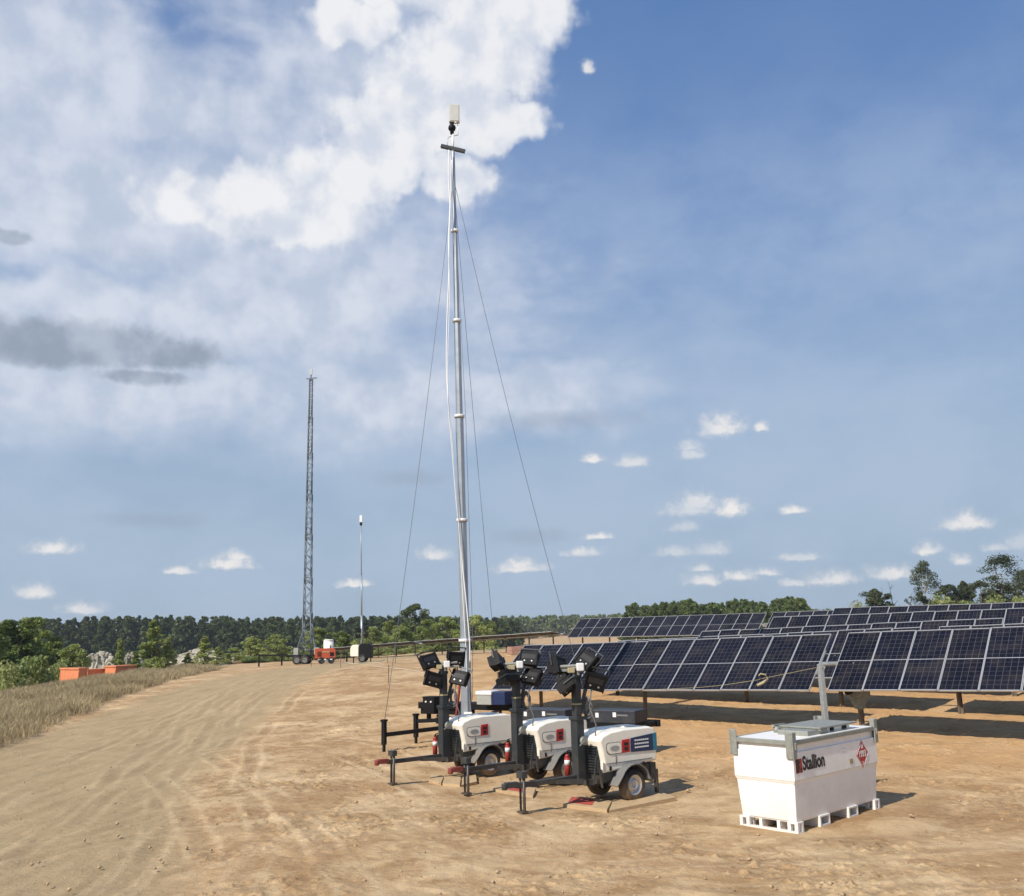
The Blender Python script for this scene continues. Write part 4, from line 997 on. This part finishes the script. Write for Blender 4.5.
# ------------------------------------------------------------------ fuel tank
def text_mesh(body, size, m, parent, x, y, z, rot, name, ext=.001, sx=1.0, bold=0.0):
    cu = bpy.data.curves.new(name, 'FONT'); cu.body = body; cu.size = size; cu.extrude = ext; cu.align_x = 'CENTER'; cu.align_y = 'CENTER'; cu.offset = bold
    t = bpy.data.objects.new(name, cu); COL.objects.link(t)
    dg = bpy.context.evaluated_depsgraph_get(); me = bpy.data.meshes.new_from_object(t.evaluated_get(dg)); bpy.data.objects.remove(t)
    o = bpy.data.objects.new(name, me); COL.objects.link(o); me.materials.clear(); me.materials.append(m)
    o.parent = parent; o.location = (x, y, z); o.rotation_euler = rot; o.scale = (sx, 1, 1); return o
def fuel_tank():
    a = G(803, 830); b = G(884, 805); c = G(742, 822)
    u = (b - a); L = 2.60; rz = math.atan2(u.y, u.x); W = 1.02; H = 1.30
    z = hz(a.x + .5, a.y + .5) - .03; a = G(798.8, 832.5)
    e = empty('fuel_tank', (a.x, a.y, z - .01), rz, 'white box shaped fuel tank with grey rim, black lettering and red diamond placard', 'fuel tank')
    e.scale = (1, 1, 1.04)
    # local: x along long side, y into depth; near corner at origin
    def shell(x0, x1, y0, y1, z0, z1, ins=0): return MB().add([(x0 + ins, y0 + ins, z0), (x1 - ins, y0 + ins, z0), (x1 - ins, y1 - ins, z0), (x0 + ins, y1 - ins, z0), (x0, y0, z1), (x1, y0, z1), (x1, y1, z1), (x0, y1, z1)], [(0, 3, 2, 1), (4, 5, 6, 7), (0, 1, 5, 4), (1, 2, 6, 5), (2, 3, 7, 6), (3, 0, 4, 7)])
    lo = MB().add([(.055, .055, .15), (L - .055, .055, .15), (L - .055, W - .055, .15), (.055, W - .055, .15), (.02, .02, .665), (L - .02, .02, .665), (L - .02, W - .02, .665), (.02, W - .02, .665)], [(0, 3, 2, 1), (4, 5, 6, 7), (0, 1, 5, 4), (1, 2, 6, 5), (2, 3, 7, 6), (3, 0, 4, 7)]).build('lower_body', M['white'], e, .012)
    up = shell(0, L, 0, W, .70, 1.08, .0)
    up.add([(.018, .018, .655), (L - .018, .018, .655), (L - .018, W - .018, .655), (.018, W - .018, .655), (0, 0, .70), (L, 0, .70), (L, W, .70), (0, W, .70)], [(0, 1, 5, 4), (1, 2, 6, 5), (2, 3, 7, 6), (3, 0, 4, 7), (0, 3, 2, 1)])
    up = up.build('upper_body', M['white'], e, .006)
    MB().box((L / 2, W / 2, 1.155), (L - .06, W - .06, .15)).build('recessed_band', M['white'], e)
    mb = MB(); mb.box((L / 2, W / 2, 1.235), (L - .02, W - .02, .012)); mb.build('top_plate', M['white'], e)
    mb = MB(); mb.box((L / 2, .0, 1.215), (L, .05, .06)); mb.box((L / 2, W, 1.215), (L, .05, .06)); mb.box((0, W / 2, 1.215), (.05, W - .05, .06)); mb.box((L, W / 2, 1.215), (.05, W - .05, .06)); mb.build('rim', M['galvd'], e, .006)
    for cx_, cy_ in ((0, 0), (L, 0), (0, W), (L, W)):
        sx, sy = (1 if cx_ else -1), (1 if cy_ else -1)
        mb = MB(); mb.box((cx_ - sx * .04 + sx * .02, cy_ + sy * .022, 1.18), (.11, .025, .36)); mb.box((cx_ + sx * .022, cy_ - sy * .04, 1.18), (.025, .10, .36))
        mb.box((cx_ - sx * .03, cy_ + sy * .045, 1.17), (.05, .02, .10))
        mb.build('stacking_corner', M['galvd'], e, .012)
    # base skid with pockets
    mb = MB(); mb.box((L / 2, W / 2, .142), (L - .14, W - .14, .012)); mb.build('floor_plate', M['white'], e)
    for cx_ in (.105, L - .105):
        for cy_ in (.105, W - .105):
            mb = MB(); ww = .17
            mb.box((cx_, cy_, .012), (ww, ww, .024)); mb.box((cx_, cy_, .138), (ww, ww, .024))
            for sx in (-1, 1):
                for sy in (-1, 1): mb.box((cx_ + sx * .058, cy_ + sy * .058, .075), (.054, .054, .11))
            mb.build('corner_casting', M['white'], e, .004)
    for x in (.82, 1.70):                                  # fork pockets: open tubes through the depth
        mb = MB(); ww = .30
        mb.box((x, W / 2, .014), (ww, W - .05, .028)); mb.box((x, W / 2, .141), (ww, W - .05, .024))
        for s in (-1, 1): mb.box((x + s * (ww / 2 - .018), W / 2, .078), (.036, W - .05, .10))
        mb.build('fork_pocket', M['white'], e, .003)
    mb = MB()
    for yy in (.36, .66): mb.box((L / 2, yy, .075), (L - .12, .05, .13))
    mb.box((.055, W / 2, .016), (.07, W - .36, .03)); mb.box((L - .055, W / 2, .016), (.07, W - .36, .03)); mb.build('skid_runners', M['white'], e)
    # weld seams, warning labels, hand-worn marks
    for (lx_, lz_, lw, lh, mm) in ((1.72, .80, .11, .07, 'rope'), (1.50, .99, .16, .035, 'decal')): mb = MB(); mb.box((lx_, -.003, lz_), (lw, .004, lh)); mb.build('small_label', M[mm], up)
    # lids on top
    mb = MB(); mb.box((1.02, .40, 1.275), (.62, .52, .07)); mb.build('access_lid', M['galvd'], e, .01)
    mb = MB(); mb.box((1.62, .46, 1.33), (1.20, .72, .025)); mb.box((1.05, .46, 1.315), (.03, .72, .05)); lid = mb.build('pump_cover', M['galvd'], e, .006)
    mb = MB(); mb.box((1.64, .48, 1.28), (1.0, .56, .08)); mb.build('pump_housing', M['white'], e)
    mb = MB(); mb.box((1.55, .19, 1.275), (.10, .02, .05)); mb.box((1.95, .19, 1.28), (.12, .02, .06)); mb.build('lid_latch', M['black'], e)
    mb = MB(); mb.cyl((.95, .82, 1.24), (.95, .82, 1.33), .05); mb.cyl((1.15, .85, 1.24), (1.15, .85, 1.30), .04); mb.box((1.05, .84, 1.34), (.34, .05, .03)); mb.build('vent_cap', M['galvd'], e)
    # lettering
    R = (math.pi / 2, 0, 0)
    tx = text_mesh('Stallion', .25, M['ink'], up, .575, -.003, .905, R, 'lettering', .0015, 1, .009); tx.scale = (.64 / tx.dimensions.x, .20 / tx.dimensions.y, 1)
    mb = MB(); mb.prism([(.055, .80), (.235, .80), (.235, .99), (.055, .99)], 'y', -.003, .0); mb.build('logo_square', M['redsign'], up)
    mb = MB(); mb.prism([(.055, .80), (.12, .80), (.165, .87), (.145, .91), (.18, .95), (.13, .99), (.055, .99)], 'y', -.005, -.0035); mb.prism([(.20, .80), (.235, .80), (.235, .86), (.195, .86)], 'y', -.005, -.0035); mb.build('logo_mark', M['ink'], up)
    cx_, cz_ = 2.10, .87; s = .205
    mb = MB(); mb.prism([(cx_, cz_ - s), (cx_ + s, cz_), (cx_, cz_ + s), (cx_ - s, cz_)], 'y', -.003, 0); pl = mb.build('hazard_placard', M['redsign'], up)
    mb = MB()
    for k in range(4):
        p, q = [(0, -s * .92), (s * .92, 0), (0, s * .92), (-s * .92, 0)][k], [(s * .92, 0), (0, s * .92), (-s * .92, 0), (0, -s * .92)][k]
        mb.bar((cx_ + p[0], -.0045, cz_ + p[1]), (cx_ + q[0], -.0045, cz_ + q[1]), .002, .006, up=(0, 1, 0))
    mb.build('placard_border', M['decal'], pl)
    text_mesh('1993', .135, M['decal'], pl, cx_, -.005, cz_, R, 'placard_number', .0012, .95, .003)
    text_mesh('3', .07, M['decal'], pl, cx_, -.005, cz_ - s * .66, R, 'placard_class', .0012, 1, .002)
    mb = MB(); fl = [(0, -.05), (.035, -.035), (.03, .0), (.045, .03), (.018, .015), (.012, .06), (-.012, .02), (-.03, .035), (-.025, 0), (-.038, -.03)]
    mb.prism([(cx_ + a_, cz_ + s * .56 + b_ * .8) for a_, b_ in fl], 'y', -.0055, -.0035); mb.build('flame_symbol', M['decal'], pl)
fuel_tank()

# grey post behind the tank with rope
q = P(826, 720, 16.9); t = P(820, 664, 16.9); zb = hz(q.x, 16.9)
e = empty('anchor_post', (q.x, 16.9, zb), rad(20), 'galvanised square post standing upright behind the white fuel tank', 'post')
MB().bar((0, 0, -.3), (t.x - q.x, 0, t.z - zb), .085, .085).build('post_shaft', M['galv'], e, .006)
mb = MB(); mb.cyl((t.x - q.x, -.06, t.z - zb - .06), (t.x - q.x, .06, t.z - zb - .06), .02); mb.build('eye_bolt', M['galvd'], e)
tp = P(819, 667, 16.9)
rp = [tp, P(790, 673, 18.0), P(760, 679, 18.8), P(757, 680, 18.9), P(715, 686, 20.0), P(680, 688.5, 21.0), P(640, 690, 22)]
mb = MB(); mb.tube([Vector(p) for p in smooth_poly([tuple(p) for p in rp], 5)], .0045, 6)
k = P(765, 680, 18.7)
rop = mb.build('rope', M['rope']); tag(rop, 'thin yellowish rope with a knotted loop tied to the galvanised post', 'rope')
mb = MB(); mb.tube([k + Vector((-.16, 0, -.10)), k + Vector((-.04, 0, -.05)), k + Vector((.06, 0, .02)), k + Vector((.02, 0, .10)), k + Vector((-.08, 0, .12)), k + Vector((-.12, 0, .08))], [.028, .03, .02, .018, .014, .012], 7)
mb.build('knot', M['rope'], rop)

# ------------------------------------------------------------------ stakes with string, hose
stk = [(388, 684, 664, 'stake'), (395, 675, 655, 0), (392, 696, 714, 0)]
for i, (px, bot, top, lab) in enumerate([(388.5, 694, 665, 'thin stake left of the leftmost light tower lamps'), (395.5, 677, 656, 'thin stake behind and right of the nearer one left of the light towers'),
    (340.5, 680, 652, 'thin stake in front of the orange generator, right one'), (311, 675, 664, 'thin stake in front of the lattice tower trailer wheels'), (359, 671, 660, 'short stake below the white domed trailer'), (387.5, 677, 665, 'short stake on the far edge of the track, left of the light towers')]):
    g = G(px, bot, .25); z = hz(g.x, g.y); H = max(.6, P(px, top, g.y).z - z)
    mb = MB(); mb.bar((0, 0, -.2), (random.uniform(-.03, .03), 0, H), .035, .035); o = mb.build('stake', M['stake']); o.location = (g.x, g.y, z); tag(o, lab, 'stake', 'marking stakes beside the track')
def ground_cable(pix, name, label, m, r, zz=.15):
    pts = []
    for a_, b_ in smooth_poly(pix, 4):
        g = G(a_, b_, zz); pts.append((g.x, g.y, hz(g.x, g.y) + r + .02))
    tag(MB().tube(pts, r, 6).build(name, m), label, 'hose')
ground_cable([(372, 683), (388, 685), (405, 687.5), (422, 690), (438, 693)], 'white_hose', 'pale hose lying on the sand left of the leftmost light tower', M['hose'], .018)
ground_cable([(338, 659), (350, 668), (372, 668), (383, 672)], 'white_hose', 'pale hose curling on the track below the white domed trailer', M['hose'], .022, .7)

# distant pallets of material under the far panels
for (px, y, w, lab) in ((516, 70, 1.3, 'pinkish stacked crate seen under the flat panels right of the main mast'), (529, 71, 1.0, 'smaller pinkish stacked crate right of the first under the flat panels')):
    q = P(px, 648, y); z = hz(q.x, y)
    e = empty('crate_stack', (q.x, y, z), rad(20), lab, 'crates')
    for j in range(2): MB().box((0, 0, .24 + .3 * j), (w * .8, .9, .27)).build('crate', M['pink'], e, .01)
    MB().box((0, 0, .04), (w * .85, 1.0, .10)).build('pallet', M['wood'], e)

# ------------------------------------------------------------------ sun + sky
sunv = Vector((-.66, -.75, 0)).normalized(); EL = rad(42)
sv = Vector((sunv.x * math.cos(EL), sunv.y * math.cos(EL), math.sin(EL)))
sd = bpy.data.lights.new('sun', 'SUN'); sd.energy = 4.8; sd.angle = rad(.53); sd.color = (1, .925, .81)
so = bpy.data.objects.new('sun', sd); COL.objects.link(so); so.rotation_mode = 'QUATERNION'; so.rotation_quaternion = sv.to_track_quat('Z', 'Y')
so.location = (-20, -30, 40)

w = bpy.data.worlds.new('World'); scene.world = w; w.use_nodes = True
N = w.node_tree.nodes; L = w.node_tree.links
bg = N['Background']; bg.inputs[1].default_value = .1
sky = N.new('ShaderNodeTexSky'); sky.sky_type = 'NISHITA'; sky.sun_disc = False; sky.sun_elevation = EL; sky.sun_rotation = math.atan2(sunv.x, sunv.y)
sky.air_density = 1.0; sky.dust_density = 1.2; sky.ozone_density = 2.0; sky.altitude = 0
def val(v): return v
def m_(op, a, b=None, c=None, clamp=False):
    n = N.new('ShaderNodeMath'); n.operation = op; n.use_clamp = clamp
    for k, v in enumerate((a, b, c)):
        if v is None: continue
        if isinstance(v, (int, float)): n.inputs[k].default_value = v
        else: L.new(v, n.inputs[k])
    return n.outputs[0]
def v_(op, a, b=None, c=None):
    n = N.new('ShaderNodeVectorMath'); n.operation = op
    for k, v in enumerate((a, b, c)):
        if v is None: continue
        if isinstance(v, tuple): n.inputs[k].default_value = v
        else: L.new(v, n.inputs[k])
    return n.outputs[1] if op == 'LENGTH' else n.outputs[0]
def mr(s, a, b, c=0., d=1., smooth=True):
    n = N.new('ShaderNodeMapRange'); n.interpolation_type = 'SMOOTHSTEP' if smooth else 'LINEAR'; n.clamp = True
    for k, v in zip((1, 2, 3, 4), (a, b, c, d)): n.inputs[k].default_value = v
    L.new(s, n.inputs[0]); return n.outputs[0]
def mixc(f, a, b):
    n = N.new('ShaderNodeMix'); n.data_type = 'RGBA'
    if isinstance(f, (int, float)): n.inputs[0].default_value = f
    else: L.new(f, n.inputs[0])
    for k, v in ((6, a), (7, b)):
        if isinstance(v, tuple): n.inputs[k].default_value = (*v, 1)
        else: L.new(v, n.inputs[k])
    return n.outputs[2]
tc = N.new('ShaderNodeTexCoord'); sep = N.new('ShaderNodeSeparateXYZ')
nrm = v_('NORMALIZE', tc.outputs['Generated']); L.new(nrm, sep.inputs[0])
az = m_('ARCTAN2', sep.outputs[0], sep.outputs[1]); el = m_('ARCSINE', sep.outputs[2])
KS = 9.3                                                   # 100 units per pixel-degree scale of the survey
cmb = N.new('ShaderNodeCombineXYZ'); L.new(m_('MULTIPLY', az, KS), cmb.inputs[0]); L.new(m_('MULTIPLY', el, KS), cmb.inputs[1]); Pv = cmb.outputs[0]
def sky_xy(px, py):
    d = ray(px, py).normalized(); return math.atan2(d.x, d.y) * KS, math.asin(d.z) * KS
def noise(vec, scale, det=6, rough=.55, color=False, dist=0, off=(0, 0, 0), st=(1, 1, 1)):
    n = N.new('ShaderNodeTexNoise'); n.inputs['Scale'].default_value = scale; n.inputs['Detail'].default_value = det; n.inputs['Roughness'].default_value = rough; n.inputs['Distortion'].default_value = dist
    mp = v_('MULTIPLY_ADD', vec, st, off); L.new(mp, n.inputs['Vector']); return n.outputs['Color' if color else 0]
def blobs(lst, vec):
    cur = None
    for (px, py, rx, ry) in lst:
        cx_, cy_ = sky_xy(px, py); ax_, ay_ = rx / 100., ry / 100.
        grow = 1.25; ay_ *= 1.75 if lst is small else 1.0; ax_ *= grow; ay_ *= grow
        q_ = v_('MULTIPLY_ADD', vec, (1 / ax_, 1 / ay_, 0), (-cx_ / ax_, -cy_ / ay_ + (.35 if lst is small else 0), 0))
        if lst is small: q_ = v_('MAXIMUM', q_, v_('MULTIPLY', q_, (-1, -2.4, 1)))
        l = v_('LENGTH', q_)
        cur = l if cur is None else m_('MINIMUM', cur, l)
    return m_('SUBTRACT', 1.0, cur)
# warp the lookup so the outlines billow
wn = noise(Pv, 2.2, 3, .5, True); wv = v_('SUBTRACT', wn, (.5, .5, .5)); Pw = v_('MULTIPLY_ADD', wv, (.75, .55, 0), Pv)
wn2 = noise(Pv, 9, 3, .5, True, off=(5, 1, 0)); wv2 = v_('SUBTRACT', wn2, (.5, .5, .5)); Ps = v_('MULTIPLY_ADD', wv2, (.10, .06, 0), Pv)
big = [(520, 5, 60, 48), (478, 55, 78, 46), (425, 95, 72, 58), (385, 135, 62, 38), (352, 22, 48, 20), (430, -12, 80, 30), (505, 124, 46, 24), (348, 182, 55, 30), (290, 190, 66, 32), (215, 206, 82, 22), (335, 214, 55, 26), (405, 165, 45, 26), (455, 178, 40, 26), (470, 110, 55, 40), (285, 225, 60, 22)]
small = [(719, 422, 31, 11), (762, 425, 10, 5), (690, 443, 14, 6), (692, 451, 18, 6), (592, 456, 14, 5), (633, 459, 21, 6), (688, 504, 34, 9), (697, 498, 24, 11), (730, 504, 22, 9), (684, 524, 20, 6), (676, 548, 22, 6), (710, 546, 24, 7), (700, 566, 16, 4), (702, 577, 24, 6), (740, 573, 20, 6), (768, 570, 16, 4), (832, 575, 32, 7), (800, 555, 26, 4), (792, 581, 16, 4), (888, 569, 26, 7), (964, 520, 27, 7), (966, 515, 16, 7), (928, 546, 14, 6), (998, 545, 16, 4), (1022, 537, 20, 8), (962, 557, 12, 5), (793, 508, 16, 4),
         (51, 545, 27, 6), (36, 588, 20, 7), (228, 560, 30, 7), (236, 553, 16, 6), (178, 569, 18, 4), (85, 606, 24, 5), (354, 582, 20, 4), (436, 550, 22, 7), (522, 566, 34, 5), (520, 561, 20, 6), (583, 550, 26, 5), (588, 65, 10, 5), (600, 535, 18, 3)]
nb = noise(Pv, 2.0, 10, .54, off=(1.3, .2, 0)); nb2 = noise(Pv, 2.0, 10, .54, off=(1.3 + .18, .2 - .30, 0))
ns = noise(Pv, 10, 8, .66, off=(3, 2, 0))
Db = mr(m_('ADD', blobs(big, Pw), m_('MULTIPLY', m_('SUBTRACT', nb, .5), 1.0)), -.02, .42)
Dsr = m_('ADD', blobs(small, Ps), m_('MULTIPLY', m_('SUBTRACT', ns, .5), 1.25))
Ds = m_('MULTIPLY', mr(Dsr, .03, .85), mr(noise(Pv, 1.1, 2, .5, off=(8, 8, 0)), .32, .62, .35, .98))
# thin high veil, thick on the left
veil = blobs([(60, 60, 200, 120), (170, 130, 260, 120), (60, 200, 230, 110), (90, 320, 330, 70), (150, 385, 330, 52), (330, 300, 240, 90), (420, 400, 230, 38), (250, 230, 240, 90), (300, 60, 200, 90)], Pw)
holes = blobs([(235, 45, 140, 40), (290, 25, 80, 40), (190, 12, 110, 26), (300, 80, 50, 24), (170, 150, 90, 20), (95, 270, 85, 18), (20, 265, 50, 14), (410, 330, 60, 26)], Pw)
nv = noise(Pv, .75, 6, .5, st=(1, 1.8, 1), off=(2, 7, 0), dist=.3); nv2 = noise(Pv, 3.2, 7, .55, st=(1, 2.2, 1), off=(1, 4, 0))
vd = m_('ADD', m_('ADD', m_('SUBTRACT', m_('MULTIPLY', veil, 1.15), m_('MULTIPLY', m_('MAXIMUM', holes, 0.0), .55)), m_('MULTIPLY', m_('SUBTRACT', nv, .5), 1.15)), m_('MULTIPLY', m_('SUBTRACT', nv2, .5), .38))
Dv = mr(vd, -.25, .95, 0, .92)
thin = m_('MULTIPLY', mr(noise(Pv, .45, 7, .6, st=(1, 1.6, 1), off=(12, 3, 0)), (.28), .66, .06, .55), mr(el, rad(34), rad(20), .12, 1))
low = mr(el, rad(-1), rad(32), .82, 0)
dark = mr(m_('ADD', blobs([(95, 345, 105, 20), (150, 352, 62, 15), (142, 377, 38, 7), (15, 338, 45, 14), (8, 236, 22, 6), (35, 352, 60, 12),], Ps), m_('MULTIPLY', m_('SUBTRACT', noise(Pv, 5, 7, .6, off=(4, 9, 0)), .5), 1.0)), -.12, .5, 0, .92)
# colour
tint = N.new('ShaderNodeMix'); tint.data_type = 'RGBA'; tint.blend_type = 'MULTIPLY'; tint.inputs[0].default_value = 1; L.new(sky.outputs[0], tint.inputs[6]); tint.inputs[7].default_value = (.80, .88, 1.0, 1)
ramp = N.new('ShaderNodeValToRGB'); L.new(m_('DIVIDE', el, rad(90)), ramp.inputs[0])
els = ramp.color_ramp.elements; els[0].position = 0; els[0].color = (3.2, 4.0, 5.3, 1); els[1].position = 1; els[1].color = (.7, 1.5, 3.4, 1)
for p_, c_ in ((.06, (3.0, 3.9, 5.4)), (.15, (2.3, 3.5, 5.9)), (.26, (1.5, 2.7, 5.4)), (.42, (1.02, 2.15, 4.7))):
    q_ = els.new(p_); q_.color = (*c_, 1)
col = mixc(.72, tint.outputs[2], ramp.outputs[0])
col = mixc(low, col, (3.15, 4.2, 5.35))
col = mixc(thin, col, (4.2, 5.1, 6.5))
vb = mixc(mr(nb, .35, .65), (4.6, 5.25, 6.45), (6.2, 6.6, 7.5))
col = mixc(Dv, col, vb)
relief = mr(m_('ADD', m_('SUBTRACT', nb2, nb), m_('MULTIPLY', m_('SUBTRACT', noise(Pv, 1.3, 3, .5, off=(6, 2, 0)), .5), .35)), -.14, .20, 0, .9)
cb = mixc(relief, (7.9, 7.95, 8.15), (5.7, 6.15, 7.1))
col = mixc(m_('MULTIPLY', Db, .95), col, cb)
cs_ = mixc(mr(Dsr, .1, .95), (5.3, 5.7, 6.4), (7.9, 7.7, 7.55))
col = mixc(Ds, col, cs_)
faint = mr(m_('ADD', blobs([(412, 478, 44, 9), (532, 536, 44, 9), (150, 520, 60, 8), (560, 420, 90, 10)], Ps), m_('MULTIPLY', m_('SUBTRACT', noise(Pv, 4, 6, .6, off=(1, 5, 0)), .5), 1.2)), -.1, .9, 0, .5)
col = mixc(faint, col, (3.0, 3.6, 4.6))
col = mixc(dark, col, mixc(mr(nb, .35, .65), (2.6, 3.15, 4.0), (3.9, 4.45, 5.4)))
L.new(col, bg.inputs[0])
w.cycles.sampling_method = 'MANUAL'; w.cycles.sample_map_resolution = 512

hm = bpy.data.materials.new('haze'); hm.use_nodes = True; hn = hm.node_tree; hn.nodes.clear()
ho = hn.nodes.new('ShaderNodeOutputMaterial'); hv = hn.nodes.new('ShaderNodeVolumePrincipled'); hv.inputs['Density'].default_value = .00022; hv.inputs['Color'].default_value = (.86, .92, 1, 1); hv.inputs['Anisotropy'].default_value = .2
hn.links.new(hv.outputs[0], ho.inputs['Volume'])
hb = MB().box((0, 0, 14), (4600, 4600, 44)).build('haze', hm); tag(hb, kind='stuff', label='faint pale haze in the air over the whole field', cat='haze')
scene.cycles.volume_bounces = 0

# ------------------------------------------------------------------ render settings
vs = scene.view_settings; vs.view_transform = 'Standard'; vs.look = 'None'; vs.gamma = 1; vs.use_curve_mapping = False; vs.exposure = 0.16
scene.render.engine = 'CYCLES'; scene.cycles.max_bounces = 5; scene.cycles.diffuse_bounces = 3; scene.cycles.transparent_max_bounces = 4
scene.cycles.use_denoising = True; scene.cycles.use_adaptive_sampling = True; scene.cycles.adaptive_threshold = .02
